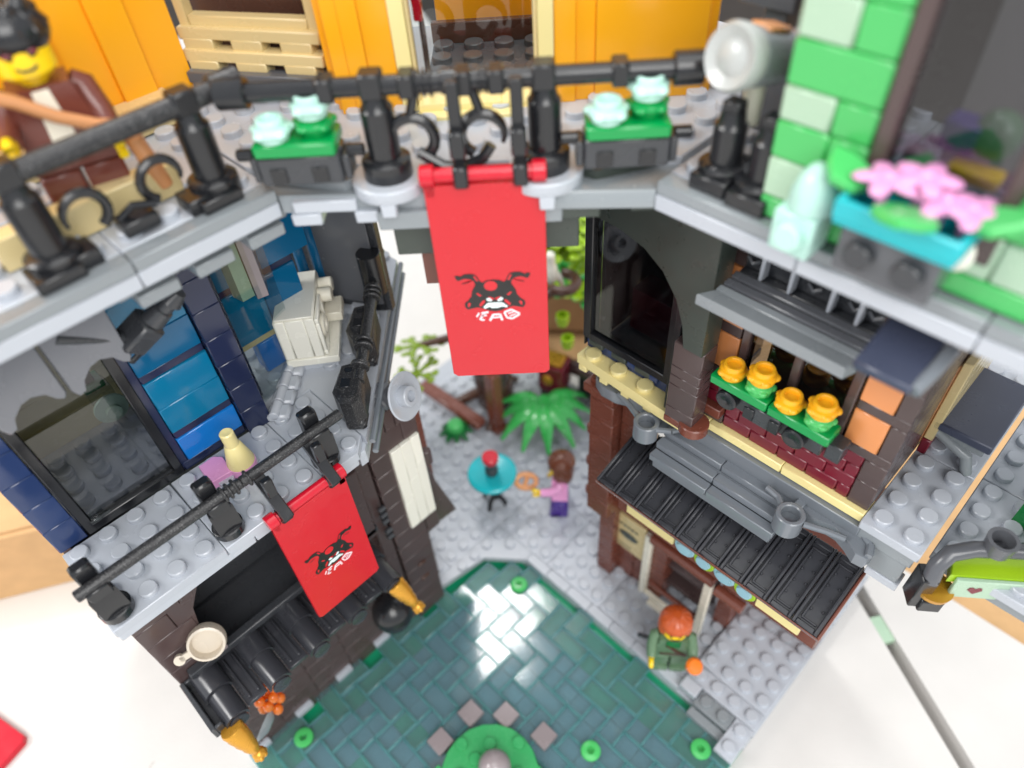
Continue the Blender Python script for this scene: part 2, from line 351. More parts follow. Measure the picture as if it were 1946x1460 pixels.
m = MB(); poly = [(2.4*math.cos(a), 2.4*math.sin(a)) for a in [2*math.pi*i/20 for i in range(20)]]
m.prism([(x, y) for x, y in poly], 0, .5)
for x in range(-2, 3):
    for y in range(-2, 3):
        if x*x+y*y < 4.6 and (x, y) not in ((0, 0), (0, 1)): m.stud(x, y, .5)
m.box(-2.2, .2, -4.2, -1.4, 0, .48); m.stud(-1.5, -3, .48); m.stud(-.6, -3, .48); m.box(1.2, 3.6, .3, 2.0, 0, .46); m.stud(2.6, 1.2, .46)
part('green_plate', m, 'islet_green', isl)
m = MB().lathe([(.62, 0), (.8, .35), (.78, .8), (.55, 1.15), (.25, 1.32), (0, 1.36)], 22, (.05, .35, .5)); part('boulder', m, 'gray_stone', isl)
m = MB().lathe([(.5, 0), (.5, .3), (.2, .45), (0, .47)], 18, (2.2, -1.0, .5)); part('boulder', m, 'gray_stone', isl)
for x, y in ((-2.9, 1.4), (-3.0, -.6), (-1.5, 2.6), (.6, 3.2), (3.3, 1.6)):
    m = MB().box(x-.5, x+.5, y-.5, y+.5, 0, .32); part('stone_tile', m, 'stone_gray', isl)
for q, (x, y) in enumerate(LILY):
    m = MB().lathe([(.2, 0), (.4, .04), (.48, .1), (.5, .18), (.46, .26), (.3, .3), (.19, .3), (.16, .2), (.15, .02), (0, .02)], 26, (x, y, -.3))
    o = part('lily_bloom', m, 'bright_green')
    tag(o, ['small bright green water bloom by the paved corner of the pond', 'small bright green water bloom beside the black awning shop wall', 'small bright green water bloom between the islet and the stone steps', 'small bright green water bloom below the stone steps'][q], 'water plant', 'blooms floating on the pond')

# ================================================================== right house: red-brown shop below, orange-tiled storey above
rh = thing('corner_house', 'dark brown house with orange wall tiles above a reddish brown shop', 'toy building', (7, 17, 0))
ORG[rh.name] = Vector((7, 17, 0))
# ground floor wall courses
for c in range(10):
    z = c*1.2; off = (c % 2)*1.0
    x = 7.7
    while x < 15.35:
        x1 = min(15.4, x+2+(off if x == 7.7 else 0)-(1 if (off and x == 7.7) else 0)); 
        if not (10.9 < x < 14.0 and z < 5.5): brick(rh, 'reddish_brown', x, x1, 19.2, 20.2, z, z+1.2)
        x = x1
for c in range(11): brick(rh, 'reddish_brown', 14.5, 15.4, 20.2, 24, c*1.2, c*1.2+1.2)
for c in range(11): brick(rh, 'reddish_brown', 15.4, 19.4, 22.4, 23.4, c*1.2, c*1.2+1.2)
m = MB().box(10.9, 14.1, 20.9, 21.2, 0, 6); part('shop_back', m, 'dark_brown', rh)
for z in (1.5, 3.2): m = MB().box(10.9, 14.1, 19.6, 20.9, z, z+.3); part('shelf', m, 'dark_brown', rh)
m = MB().cyl((10.9, 19.2, 1.1), (14.1, 19.2, 1.1), .17, n=12); part('shop_rail', m, 'reddish_brown', rh)
m = MB().cyl((10.9, 18.8, 6.2), (14.6, 18.8, 6.2), .28, n=14); part('shop_beam', m, 'reddish_brown', rh)
m = MB().cyl((14.9, 18.4, 6.6), (16.4, 18.4, 6.6), .3, n=14); part('shop_beam', m, 'reddish_brown', rh)
for x0 in (10.45, 14.1): m = MB().box(x0, x0+.42, 18.85, 19.18, .0, 5.9); part('door_post', m, 'ivory', rh)
m = MB().box(10.88, 14.08, 18.85, 19.15, 0, .35); part('door_sill', m, 'ivory', rh)
m = MB().box(11.3, 13.6, 18.5, 18.82, .0, .25); part('door_sill', m, 'ivory', rh)
# poster
po = MB().box(8.35, 10.4, 18.98, 19.17, 3.0, 6.0); pst = part('menu_poster', po, 'tan', rh)
m = MB()
for (x, z, w, h) in ((8.75, 5.15, 1.25, .16), (8.75, 3.3, .9, .1)):
    for k in range(5): m.box(x+k*w/5, x+k*w/5+w/7, 18.955, 18.975, z-(k % 2)*.03, z+h, .004)
m.T = xf((9.38, 18.96, 4.45)); m.lathe([(0, -.02), (1, -.02), (1, .02), (0, .02)], 20, mat=Matrix.Rotation(math.pi/2, 4, 'X') @ Matrix.Diagonal((.62, .3, .5, 1))); part('print', m, 'arch_green_gray', pst)
# left end pillar
for c in range(14):
    z = c*1.2
    if z < 7: brick(rh, 'reddish_brown', 7.7, 8.7, 18.5, 19.2, z, z+1.2)
    else: brick(rh, 'reddish_brown', 7.6, 8.9, 17.5, 19.2, z, z+1.2)
for c in range(7): brick(rh, 'reddish_brown', 8.9, 9.8, 18.1, 19.2, 8.4+c*1.2, 9.6+c*1.2)
m = MB()
for z in (8.2, 10.6, 13): m.cyl((7.55, 17.7, z), (7.55, 17.7, z+.5), .16, n=10)
m.box(7.4, 9.0, 17.3, 18.9, 16.0, 16.5); part('pillar_cap', m, 'reddish_brown', rh)
# fascia under the awning
m = MB().box(10.4, 19.85, 16.3, 16.8, 11.2, 13.2); part('fascia', m, 'reddish_brown', rh)
for x0, x1 in ((11.0, 13.45), (17.35, 19.2)): m = MB().box(x0, x1, 16.08, 16.29, 11.75, 13.0); part('fascia_tile', m, 'cream', rh)
for k in range(4):
    m = MB(); m.T = xf((13.98+.95*k, 16.3, 12.05), (math.pi/2, 0, 0)); m.lathe([(.46, 0), (.48, .16), (.44, .2)], 24); d = part('round_lantern', m, 'lime' if k % 2 else 'ice', rh)
    m = MB(); m.T = xf((13.98+.95*k, 16.09, 12.1), (math.pi/2, 0, 0)); m.lathe([(.34, 0), (.3, .1), (0, .12)], 20); part('lens', m, 'ice', d)
# awning: ten black framed panels
AW0 = Vector((9.85, 15.35, 13.8)); slope = math.atan2(14.75-13.8, 18.3-15.35); AL = 3.12
def awn_panel():
    m = MB().box(.003, .997, 0, AL, -.2, -.06, .01)
    m.box(.02, .15, .01, AL-.01, -.07, .13, .04); m.box(.85, .98, .01, AL-.01, -.07, .13, .04)
    m.box(.14, .86, .01, .22, -.07, .08, .04); m.box(.14, .86, AL-.25, AL-.01, -.07, .08, .04)
    m.box(.2, .3, .34, AL-.38, -.07, .04, .03); m.box(.22, .8, .3, .38, -.07, .03, .02); m.box(.22, .8, AL-.45, AL-.37, -.07, .03, .02)
    for k in range(4):
        y = .72+.52*k; m.box(.3, .38, y, y+.1, -.07, .05, .02); m.box(.7, .77, y+.1, y+.2, -.07, .03, .02)
    return m
me = mesh_from('awning_panel', awn_panel(), 'roof_black', Vector((0, 0, 0)))
for k in range(10):
    o = bpy.data.objects.new('awning_panel', me); COL.objects.link(o); o.parent = rh
    o.location = (AW0+Vector((k, 0, 0))-ORG[rh.name])*S; o.rotation_euler = (slope, 0, 0)
m = MB(); m.T = xf(AW0, (slope, 0, 0)); m.box(-.05, 10.05, -.04, .0, -.3, -.02); m.box(10.0, 10.12, 0, AL, -.7, -.1); part('awning_edge', m, 'reddish_brown', rh)
# grey grille ledge and brackets over the awning
for k, (y, z) in enumerate(((17.2, 16.5), (16.75, 16.15), (16.35, 15.8))):
    for x0, x1 in ((11.6, 14.2), (14.2, 17.0)): m = MB().box(x0+.01, x1-.01, y, y+.42, z, z+.34); part('grille_bar', m, 'silver_gray', rh)
m = MB().box(11.7, 16.9, 16.5, 17.54, 15.3, 15.78); part('ledge_beam', m, 'silver_gray', rh)
m = MB().box(11.65, 16.95, 17.1, 17.5, 15.79, 16.45); part('ledge_beam', m, 'silver_gray', rh)
m = MB().box(10.3, 19.2, 17.55, 18.4, 16.2, 17.55); part('ledge_beam', m, 'silver_gray', rh)
def bracket(px):
    m = MB(); m.lathe([(.0, -.1), (.3, -.12), (.32, -.5), (.5, -.5), (.5, .28), (.46, .32), (.36, .32), (.32, .28), (.32, -.08), (0, -.06)], 28, (px, 16.78, 16.95))
    m.box(px-.16, px+.16, 17.25, 17.7, 16.4, 17.2); return m
def ribs(m, pts):
    for a, b in zip(pts, pts[1:]): m.tube([a, b], .12, 8)
b1 = bracket(11.05); b1.prism([(7.8, 17.9), (8.0, 17.4), (8.5, 17.15), (9.2, 17.2), (9.9, 17.5), (10.6, 17.45), (11.2, 17.5), (11.2, 18.3), (7.8, 18.5)], 16.55, 17.1); ribs(b1, [(9.3, 17.25, 17.15), (10.0, 17.1, 17.1), (10.6, 16.85, 17.1)]); ribs(b1, [(11.5, 16.8, 17.1), (12.0, 17.1, 17.15), (12.3, 17.5, 17.2)]); part('ring_bracket', b1, 'silver_gray', rh)
b2 = bracket(17.2); b2.prism([(17.0, 17.5), (17.7, 17.25), (18.5, 17.45), (19.1, 17.2), (19.5, 16.95), (19.85, 17.0), (19.95, 17.35), (19.8, 17.8), (19.2, 18.2), (17.0, 18.2)], 16.5, 17.05); ribs(b2, [(17.7, 16.8, 17.1), (18.4, 17.05, 17.12), (19.0, 17.2, 17.12)]); ribs(b2, [(19.15, 17.85, 17.1), (19.7, 17.55, 17.1), (19.85, 17.1, 17.1)]); ribs(b2, [(16.0, 17.3, 17.1), (16.5, 17.2, 17.1), (16.8, 16.95, 17.1)]); part('ring_bracket', b2, 'silver_gray', rh)
# upper floor: cream base strip, deck and walls
brick(rh, 'cream', 13.1, 16.1, 17.72, 18.6, 17.6, 18.0, False, 'tile'); brick(rh, 'cream', 16.1, 19.1, 17.72, 18.6, 17.6, 18.0, False, 'tile'); brick(rh, 'cream', 11.9, 13.1, 17.72, 18.6, 17.6, 18.0, False, 'tile')
for j in range(3): brick(rh, 'light_gray', 19.1, 21.1, 17.5+4*j, 21.5+4*j, 17.6, 18.0, True, 'plate', sx=j)
m = MB().box(19.12, 21.0, 17.62, 29, 17.0, 17.58); part('deck_beam', m, 'mid_gray', rh)
m = MB().box(19.4, 20.9, 17.7, 29, 15.8, 16.95); part('deck_beam', m, 'mid_gray', rh); m = MB().box(19.9, 21.0, 17.66, 18.3, 15.4, 15.78); part('deck_beam', m, 'light_gray', rh)
# dark red masonry bricks
for c in range(4):
    z = 18.02+c*.55; off = .55*(c % 2); x = 13.5
    while x < 18.3:
        x1 = min(18.35, x+(1.1 if x > 13.5 or not off else .55)); brick(rh, 'dark_red', x, x1, 17.94, 18.8, z, z+.55, False, 'masonry_brick', .05, .006); x = x1
for x0, x1, z0, z1, mt in ((12.4, 13.5, 18.02, 18.5, 'dark_brown'), (12.1, 13.5, 18.5, 18.95, 'reddish_brown'), (12.4, 13.5, 18.95, 19.5, 'dark_red'), (12.4, 13.5, 19.5, 20.2, 'dark_red'), (12.4, 13.6, 20.2, 20.7, 'dark_brown')):
    brick(rh, mt, x0, x1, 17.9 if mt != 'reddish_brown' else 17.6, 18.8, z0, z1)
for x0, x1, z0, z1, mt, y in ((12.4, 13.5, 20.7, 22.25, 'nougat', 17.9), (12.4, 13.5, 22.25, 22.7, 'dark_brown', 17.93), (12.4, 13.5, 22.7, 25.0, 'nougat', 17.9), (12.4, 13.5, 25.0, 28.2, 'dark_brown', 17.93),
        (17.5, 18.6, 20.6, 22.0, 'nougat', 17.9), (17.5, 19.1, 22.0, 22.4, 'dark_brown', 17.93), (17.5, 18.55, 22.4, 23.5, 'nougat', 17.9), (17.5, 18.1, 23.5, 25.0, 'nougat', 17.9), (17.5, 19.1, 25.0, 26.2, 'dark_brown', 17.93),
        (18.6, 19.1, 20.6, 22.0, 'dark_brown', 17.92), (18.35, 19.1, 18.02, 19.2, 'dark_brown', 17.92), (18.35, 19.1, 19.2, 20.2, 'dark_brown', 17.92), (17.5, 19.1, 20.2, 20.6, 'dark_brown', 17.92), (18.55, 19.1, 22.4, 23.5, 'dark_brown', 17.92), (18.1, 19.1, 23.5, 25.0, 'dark_brown', 17.92), (13.5, 19.1, 26.2, 28.2, 'dark_brown', 17.95), (13.5, 17.5, 25.0, 26.2, 'dark_brown', 17.97)):
    brick(rh, mt, x0, x1, y, 18.8, z0, z1, False, 'wall_tile' if mt == 'nougat' else 'brick')
for c in range(8): brick(rh, 'dark_brown', 18.2, 19.1, 18.8, 26, 18.02+c*1.2, 19.22+c*1.2)
# window
wf = MB()
for x0, x1, z0, z1 in ((13.55, 13.85, 20.2, 25), (17.15, 17.45, 20.2, 25), (15.35, 15.65, 20.2, 25)): wf.box(x0, x1, 17.85, 18.35, z0, z1)
for z0 in (20.2, 24.75): wf.box(13.56, 17.44, 17.86, 18.34, z0, z0+.28)
win = part('window', wf, 'dark_brown', rh)
for x0 in (13.85, 15.65): m = MB().box(x0, x0+1.5, 18.0, 18.12, 20.48, 24.75, .02); part('pane', m, 'glass_smoke', win)
m = MB().box(13.5, 17.5, 20.5, 20.8, 18, 28); part('dark_room', m, 'dark_brown', rh)
# hood over the window
hd = MB(); hd.prism([(12.75, 15.95), (17.35, 15.95), (17.5, 16.4), (13.0, 16.4)], 24.7, 25.1, .06)
hood = part('window_hood', hd, 'mid_gray', rh)
for k in range(3): m = MB(); m.T = xf((13.05+.05*k, 16.42+.3*k, 25.08+.1*k), (.25, 0, 0)); m.box(0, 4.42-.05*k, 0, .3, -.16, .02, .05); part('hood_slat', m, 'dark_gray' if k else 'mid_gray', hood)
m = MB().box(13.2, 17.4, 17.4, 17.85, 25.1, 25.3); m.box(13.2, 17.4, 17.7, 17.86, 25.3, 28.0); part('hood_back', m, 'charcoal', hood)
for x in (13.85, 14.75, 15.95, 16.75): m = MB().box(x, x+.13, 17.3, 17.69, 25.31, 26.3); part('hood_rib', m, 'light_gray', hood)
for x in (13.3, 15.2, 16.4, 16.95): m = MB().tube([(x, 17.6, 25.75), (x+.2, 17.55, 25.6), (x+.42, 17.6, 25.75)], .06, 6); part('hood_clip', m, 'dark_gray', hood)
# big dark arch and brick pier
ar = [(12.9, 28.1), (6.6, 28.1), (6.6, 25.3), (8.0, 25.45), (9.3, 25.4), (10.3, 25.15), (11.1, 24.6), (11.7, 23.8), (12.05, 22.9), (12.2, 22.0), (12.9, 22.0)]
m = MB(); m.T = Matrix(((1, 0, 0, 0), (0, 0, -1, 17.6), (0, 1, 0, 0), (0, 0, 0, 1))); m.prism(ar, 0, .95, .02); part('arch', m, 'arch_green_gray', rh)
for z0, z1 in ((20.9, 22.0), (20.45, 20.9), (18.85, 20.0), (20.0, 20.45), (18.02, 18.85)): brick(rh, 'dark_brown', 11.75, 12.95, 16.75, 17.6, z0, z1)
m = MB().lathe([(.55, 0), (.55, .36), (.5, .4)], 20, (12.85, 17.1, 18.0)); part('round_plate', m, 'reddish_brown', rh)
brick(rh, 'reddish_brown', 11.75, 12.5, 16.72, 17.6, 17.98, 18.3)
# oriel window
m = MB().prism([(7.1, 17.25), (11.3, 17.05), (12.6, 17.05), (12.6, 18.6), (7.1, 18.6)], 17.5, 18.0)
for x in (7.7, 9.0, 10.3): m.stud(x, 17.55, 18.0, .34)
for k in range(4): m.box(7.2+1.1*k, 7.6+1.1*k, 17.2, 17.6, 17.2, 17.5)
part('sill_plate', m, 'cream', rh)
m = MB().box(7.1, 11.2, 17.85, 18.4, 18.0, 18.75)
for k in range(4): m.box(7.3+1.0*k, 7.75+1.0*k, 17.62, 17.86, 18.45, 18.8)
part('sill_brick', m, 'navy', rh)
of = MB(); of.box(7.12, 7.5, 17.55, 18.1, 18.8, 28.1); of.box(11.0, 11.4, 17.55, 18.1, 18.8, 28.1); of.box(7.13, 11.39, 17.56, 18.09, 18.78, 19.15); of.box(7.05, 7.12, 17.7, 18.6, 18.2, 28.1); of.box(11.42, 11.7, 17.2, 18.1, 18.0, 25.0)
orl = part('oriel_window', of, 'black', rh); m = MB().box(7.5, 11.0, 17.72, 17.86, 19.15, 28.1, .02); part('pane', m, 'glass_smoke', orl)
m = MB()
for k in range(3): m.box(7.4+1.15*k, 8.1+1.15*k, 17.58, 17.8, 18.5, 18.78)
part('window_clip', m, 'arch_green_gray', orl)
m = MB().box(7.1, 7.3, 18.6, 22.5, 18, 28.1); m.box(6.6, 11.9, 22.5, 22.8, 18, 28.1); m.box(11.7, 12.4, 18.0, 22.5, 18, 28.1); part('dark_room', m, 'dark_brown', rh)
m = MB().box(7.2, 12.4, 18.6, 22.5, 17.5, 17.9); part('floor_plate', m, 'dark_gray', rh)
m = MB().lathe([(.75, 0), (.75, .5), (.7, .55)], 24, (10.2, 20.3, 23.2)); m.cyl((10.2, 20.3, 17.9), (10.2, 20.3, 23.2), .2); part('stool', m, 'dark_gray', rh)
m = MB().box(7.6, 9.6, 20, 21.2, 17.9, 20); part('chair', m, 'dark_red', rh)
m = MB().box(7.3, 11.7, 18.4, 22.4, 15.6, 17.2); part('floor_beam', m, 'dark_gray', rh)

# ================================================================== left house: dark brown shop below, blue storey above
lh = thing('shop_house', 'dark brown shop with a black barrel awning under a blue walled storey', 'toy building', (2, 4, 0)); ORG[lh.name] = Vector((2, 4, 0))
# balcony deck (level 1)
for y0, y1 in ((-1.5, 2.5), (2.5, 6.5)): brick(lh, 'light_gray', .5, 4.5, y0, y1, 17.6, 18.0, True, 'plate')
m = MB().prism([(.5, 6.5), (4.5, 6.5), (4.5, 8.0), (3.9, 8.6), (.5, 8.6)], 17.6, 18.0)
for x in (1, 2, 3, 4):
    for y in (7, 8):
        if (x, y) != (4, 9): m.stud(x, y, 18.0)
part('plate', m, 'light_gray', lh)
m = MB().prism([(4.2, 8.62), (-3.4, 16.3), (-8.5, 16.3), (-8.5, 6.6), (.49, 6.6), (.49, 8.62)], 17.65, 18.05)
for x in range(-8, 5):
    for y in range(7, 17):
        if x+y < 12.1 and (x < 0 or y > 9) and y < 16.1: m.stud(x, y, 18.05)
part('plate', m, 'light_gray', lh)
for y0, y1 in ((-1.48, 3.5), (3.5, 8.0)): brick(lh, 'light_gray', .6, 4.42, y0, y1, 17.2, 17.59, False, 'under_plate')
m = MB().prism([(4.3, 8.1), (4.3, 8.4), (-3.6, 16.1), (-8.5, 16.1), (-8.5, 6.6), (.6, 6.6), (.6, 8.1)], 16.9, 17.6); part('under_plate', m, 'light_gray', lh)
m = MB().tube([(4.4, 8.75, 17.9), (-3.2, 16.35, 17.9)], .12, 8); m.tube([(4.4, 8.75, 17.3), (-3.2, 16.35, 17.3)], .12, 8); part('edge_trim', m, 'silver_gray', lh)
# level 1 wall
for c in range(9): brick(lh, 'navy', -.5, .48, -1.5, -.5, 18.0+1.2*c, 19.2+1.2*c)
for c in range(9): brick(lh, 'dark_navy', -.5, .75, 5.75, 6.75, 18.0+1.2*c, 19.2+1.2*c)
brick(lh, 'dark_navy', -.5, .46, 3.2, 5.75, 18.0, 18.4)
for z0, z1, mt in ((18.4, 19.55, 'azure_bright'), (19.9, 21.1, 'azure_dark'), (21.1, 22.35, 'azure_dark'), (22.7, 24.0, 'azure_deep'), (24.0, 25.6, 'azure_dark'), (25.95, 28.1, 'azure_dark')):
    brick(lh, mt, -.4, .5, 3.45, 5.74, z0, z1, False, 'wall_tile')
for z0 in (19.55, 22.35, 25.6): brick(lh, 'dark_navy', -.4, .44, 3.45, 5.74, z0, z0+.35, False, 'strip')
m = MB().box(-.5, .4, 3.1, 3.46, 18, 28.1); m.box(-.5, .4, -.5, 3.46, 26, 28.1); part('wall', m, 'dark_navy', lh)
wf = MB().box(.1, .5, -.48, -.15, 18.02, 26); wf.box(.1, .5, 2.85, 3.18, 18.02, 26); wf.box(.11, .49, -.47, 3.17, 18.02, 18.4); wf.box(.11, .49, -.47, 3.17, 25.7, 26)
win = part('window', wf, 'black', lh); m = MB().box(.22, .34, -.15, 2.85, 18.4, 25.7, .02); part('pane', m, 'glass_smoke', win)
m = MB().box(.36, .6, -.2, .15, 18.42, 18.62); m.cyl((.5, -.2, 18.55), (.5, .5, 18.55), .07, n=8); part('clear_clip', m, 'glass_clear', win)
# what stands behind the pane; floor and walls coloured paler in place of light
brick(lh, 'light_gray', -6, -.5, -1.5, 5.7, 17.6, 18.0, True, 'floor_plate')
for c in range(4): brick(lh, 'cream', -5.2, -4.2, -1.5, 5.7, 18+1.2*c, 19.2+1.2*c)
for c in range(4): brick(lh, 'cream', -4.2, -.6, -1.4, -.6, 18+1.2*c, 19.2+1.2*c)
m = MB().box(-1.7, -.9, 2.0, 2.8, 21.2, 22.0); ln = part('lantern', m, 'glass_clear', lh); m = MB(); m.T = xf((-.85, 2.4, 21.3), (0, math.pi/2, 0)); m.lathe([(.3, 0), (.55, .1), (.55, .2), (.25, .3), (.25, .45)], 20); part('lens', m, 'sand_green', ln)
m = MB().box(-1.6, -.9, 2.0, 2.7, 22.05, 22.35); part('lantern_top', m, 'dark_green', ln); m = MB().box(-1.5, -1.0, 2.1, 2.5, 22.36, 23.0); part('lantern_hook', m, 'wood_brown', ln)
# recessed side wall past the corner column
for z0, z1, y0, y1, mt in ((18.1, 19.6, 8.0, 9.4, 'azure_bright'), (19.9, 22.3, 7.4, 9.0, 'azure_dark'), (19.9, 22.3, 9.0, 10.6, 'azure_deep'), (22.6, 25, 7.2, 9.0, 'azure_dark'), (22.6, 25, 9.0, 11.4, 'azure_deep'), (25.3, 28, 7.2, 11.4, 'azure_deep')): brick(lh, mt, -2.2, -1.5, y0, y1, z0, z1, False, 'wall_tile')
for z0 in (19.6, 22.3): brick(lh, 'tan' if z0 < 20 else 'dark_navy', -2.1, -1.56, 7.2, 10.6, z0, z0+.3, False, 'strip')
for c in range(8): brick(lh, 'dark_navy', -2.2, -.55, 6.75, 7.2, 18.1+1.2*c, 19.3+1.2*c)
m = MB(); m.T = xf((-.2, 7.0, 18.1), (0, 0, math.radians(20))); m.box(-.05, .05, 0, 2.6, 0, 8.5, .02); part('clear_screen', m, 'glass_clear', lh)
m = MB().box(-8.4, -8.0, 6.6, 16, 18.05, 28); part('back_wall', m, 'dark_gray', lh)
m = MB(); m.T = xf((-5.6, 11.0, 18.06), (0, 0, math.radians(30))); m.box(0, 5.7, 0, .4, 0, 9.9); part('back_wall', m, 'charcoal', lh)
m = MB(); m.T = xf((-5.6, 11.0, 18.06), (0, 0, math.radians(30))); m.box(2.4, 5.4, -.12, -.02, .4, 5.6); part('dark_panel', m, 'dark_gray', lh)
for k in range(3): m = MB(); m.T = xf((-5.6, 11.0, 18.06), (0, 0, math.radians(30))); m.box(1.5, 5.6+.35*k, -.45-.35*k, -.01, 6.0+1.2*k, 7.18+1.2*k); part('stair_brick', m, 'mid_gray' if k % 2 else 'dark_gray', lh)
for y in (11.6, 12.3): m = MB().cyl((-3.2, y, 18.1), (-3.2, y, 25), .22, n=14); part('pipe', m, 'azure_deep', lh)
m = MB().prism([(-1.49, 7.9), (-.95, 8.0), (-.95, 8.5), (-1.49, 8.6)], 22.2, 25); part('wall_unit', m, 'sand_green', lh); m = MB().prism([(-1.49, 8.62), (-.8, 8.5), (-.7, 8.9), (-1.49, 9.3)], 22.1, 25); part('wall_unit', m, 'gray_stone', lh)
for k in range(4):
    m = MB(); x, y = -.75+.52*k, 8.75-.56*k; m.T = xf((x, y, 18.05), (0, 0, math.radians(-47))); m.box(-.36, .36, -.45, .45, 0, .32, .1); m.cyl((-.36, -.1, .32), (.36, -.1, .32), .2, n=10); part('hinge_plate', m, 'light_gray', lh)
# scalloped grey valance over the window
def scallop(y0):
    pr = [(0, 2.2), (0, .25), (.12, .0), (.3, .05), (.42, .4), (.75, .72), (1.15, .8), (1.5, .62), (1.68, .3), (1.85, .18), (1.95, .35), (1.95, 2.2)]
    m = MB(); m.T = Matrix(((0, 0, .9, 1.55), (.94, 0, 0, y0), (0, 1, -.35, 24.65), (0, 0, 0, 1))); m.prism(pr, 0, .55, .05); return m
for k in range(-1, 2): part('valance', scallop(-.3+1.93*k), 'valance_gray', lh)
m = MB().box(.5, 2.0, -3, 4.6, 26.6, 28.1); part('valance_void', m, 'black', lh)  # black block painted in for the shaded void behind the valance
# shop front: jamb bricks, arch, dark inside
for c in range(7): brick(lh, 'dark_brown', 1.2, 2.1, -1.5, -.2 if c % 2 else .4, 9.4+1.13*c, 10.53+1.13*c)
pr = [(-.2, 9.4), (-.2, 17.2), (9.2, 17.2), (9.2, 9.4), (8.6, 9.4), (8.6, 11.5), (8.3, 13.2), (7.6, 14.3), (6.4, 15.2), (4.4, 15.6), (2.6, 15.3), (1.3, 14.4), (.6, 13.2), (.35, 11.8), (.35, 9.4)][::-1]
m = MB(); m.T = Matrix(((0, 0, 1, 1.25), (1, 0, 0, 0), (0, 1, 0, 0), (0, 0, 0, 1))); m.prism(pr, 0, .8, .02); part('arch', m, 'dark_brown', lh)
m = MB().box(-1.8, -1.5, -1.4, 9, 0, 17.1); part('inner_wall', m, 'charcoal', lh); m = MB().box(-1.5, 2.0, -1.45, 9, 8.9, 9.3); part('counter', m, 'charcoal', lh)
for c in range(3): m = MB().box(-1.49, -.7, .2+.1*c, 8.6, 9.4+1.3*c, 10.55+1.3*c); part('inner_step', m, 'charcoal', lh)
m = MB().box(1.25, 1.75, -1.45, 9.2, -.9, 8.6); part('wall', m, 'dark_brown', lh); 
for c in range(7):
    for k in range(5): brick(lh, 'dark_brown', 1.3, 1.8, -1.5+2.14*k+(.0), -1.5+2.14*(k+1), -.9+1.2*c, .3+1.2*c)
m = MB().box(-10, 1.3, -1.5, -1.2, -.9, 17.2); part('end_wall', m, 'dark_brown', lh); m = MB().box(-10, -9.5, -1.2, 14, -.9, 17); part('rear_wall', m, 'dark_brown', lh)
# barrel awning
AZ = 9.25
m = MB().box(2.1, 4.75, -1.55, -1.35, AZ-.35, AZ+.35); m.box(2.1, 2.25, -1.36, -1.05, AZ-.3, AZ+.34); m.box(4.6, 4.75, -1.36, -1.05, AZ-.3, AZ+.34); m.box(2.2, 4.7, -1.36, -1.05, AZ-.35, AZ-.15); part('awning_tray', m, 'charcoal', lh)
def barrel(y):
    m = MB()
    for x0, x1, r, z in ((2.1, 3.5, .62, AZ+.1), (3.4, 4.9, .52, AZ+.06)):
        n = 14; vs = []; fs = []
        for q, x in enumerate((x0, x1)):
            for i in range(n+1):
                a = math.pi*i/n; vs += [(x, y+r*math.cos(a), z+r*math.sin(a)-.14*(x-2.1)/2.7), (x, y+(r-.1)*math.cos(a), z+(r-.1)*math.sin(a)-.14*(x-2.1)/2.7)]
        w = 2*(n+1)
        for i in range(n):
            a = 2*i; b_ = a+2; fs += [(a, b_, w+b_, w+a), (a+1, w+a+1, w+b_+1, b_+1), (a, a+1, b_+1, b_), (w+a, w+b_, w+b_+1, w+a+1)]
        m.add(vs, fs)
    m.lathe([(.4, 0), (.4, .1), (.3, .12)], 16, (4.88, y, AZ-.12), Matrix.Rotation(math.pi/2, 4, 'Y'))
    return m
for k in range(5):
    y = -.55+2.0*k; part('barrel_tile', barrel(y), 'roof_black', lh)
    if k < 4: m = MB().box(2.1, 4.7, y+.55, y+1.45, AZ-.25, AZ-.02); m.box(2.3, 4.5, y+.72, y+.86, AZ-.02, AZ+.1); m.box(2.3, 4.5, y+1.14, y+1.28, AZ-.02, AZ+.1); part('channel_tile', m, 'roof_black', lh)
m = MB().box(2.1, 2.5, -1.0, 8.6, AZ+.55, AZ+.9); part('awning_ledge', m, 'charcoal', lh)
m = MB().box(2.3, 2.55, .4, .75, AZ+.9, AZ+1.15); part('ledge_stud', m, 'stone_gray', lh)
# door pier with white panel
for c in range(13): brick(lh, 'dark_brown', 1.4, 2.5, 9.25, 11.1, 1.2*c-.2, 1.2*c+1.0)
for y0, y1 in ((9.25, 9.75), (9.75, 10.3), (10.3, 10.85), (10.85, 11.35)): brick(lh, 'dark_brown', 1.4, 2.56, y0, y1, 15.4, 16.6)
m = MB().box(1.4, 2.5, 11.1, 11.9, 6.6, 15.4); part('door_frame', m, 'dark_brown', lh)
for z0, z1, y0, y1 in ((8.2, 10.2, 10.2, 10.75), (10.2, 14.2, 10.2, 10.75), (8.2, 11.6, 10.75, 11.3), (11.6, 14.2, 10.75, 11.3), (8.2, 12.4, 11.3, 11.78), (12.4, 14.2, 11.3, 11.78)): brick(lh, 'white', 2.45, 2.66, y0, y1, z0, z1, False, 'door_tile', .02, .006)
m = MB().cyl((2.55, 12.0, 11.8), (2.55, 12.0, 12.7), .22, n=12); m.box(2.2, 2.6, 11.7, 12.0, 12.1, 12.3); part('door_knob', m, 'dark_brown', lh)
m = MB(); m.T = Matrix(((0, 0, 1, .9), (1, 0, 0, 0), (0, 1, 0, 0), (0, 0, 0, 1))); m.prism([(11.9, 15.2), (11.9, 5.6), (13.5, 5.4), (13.3, 6.2), (12.6, 9.0)], 0, .9, .02); part('buttress', m, 'dark_brown', lh)
for z0 in range(5): brick(lh, 'reddish_brown', -.2, 1.3, 11.92, 12.9, 6.2+1.7*z0, 7.9+1.7*z0)
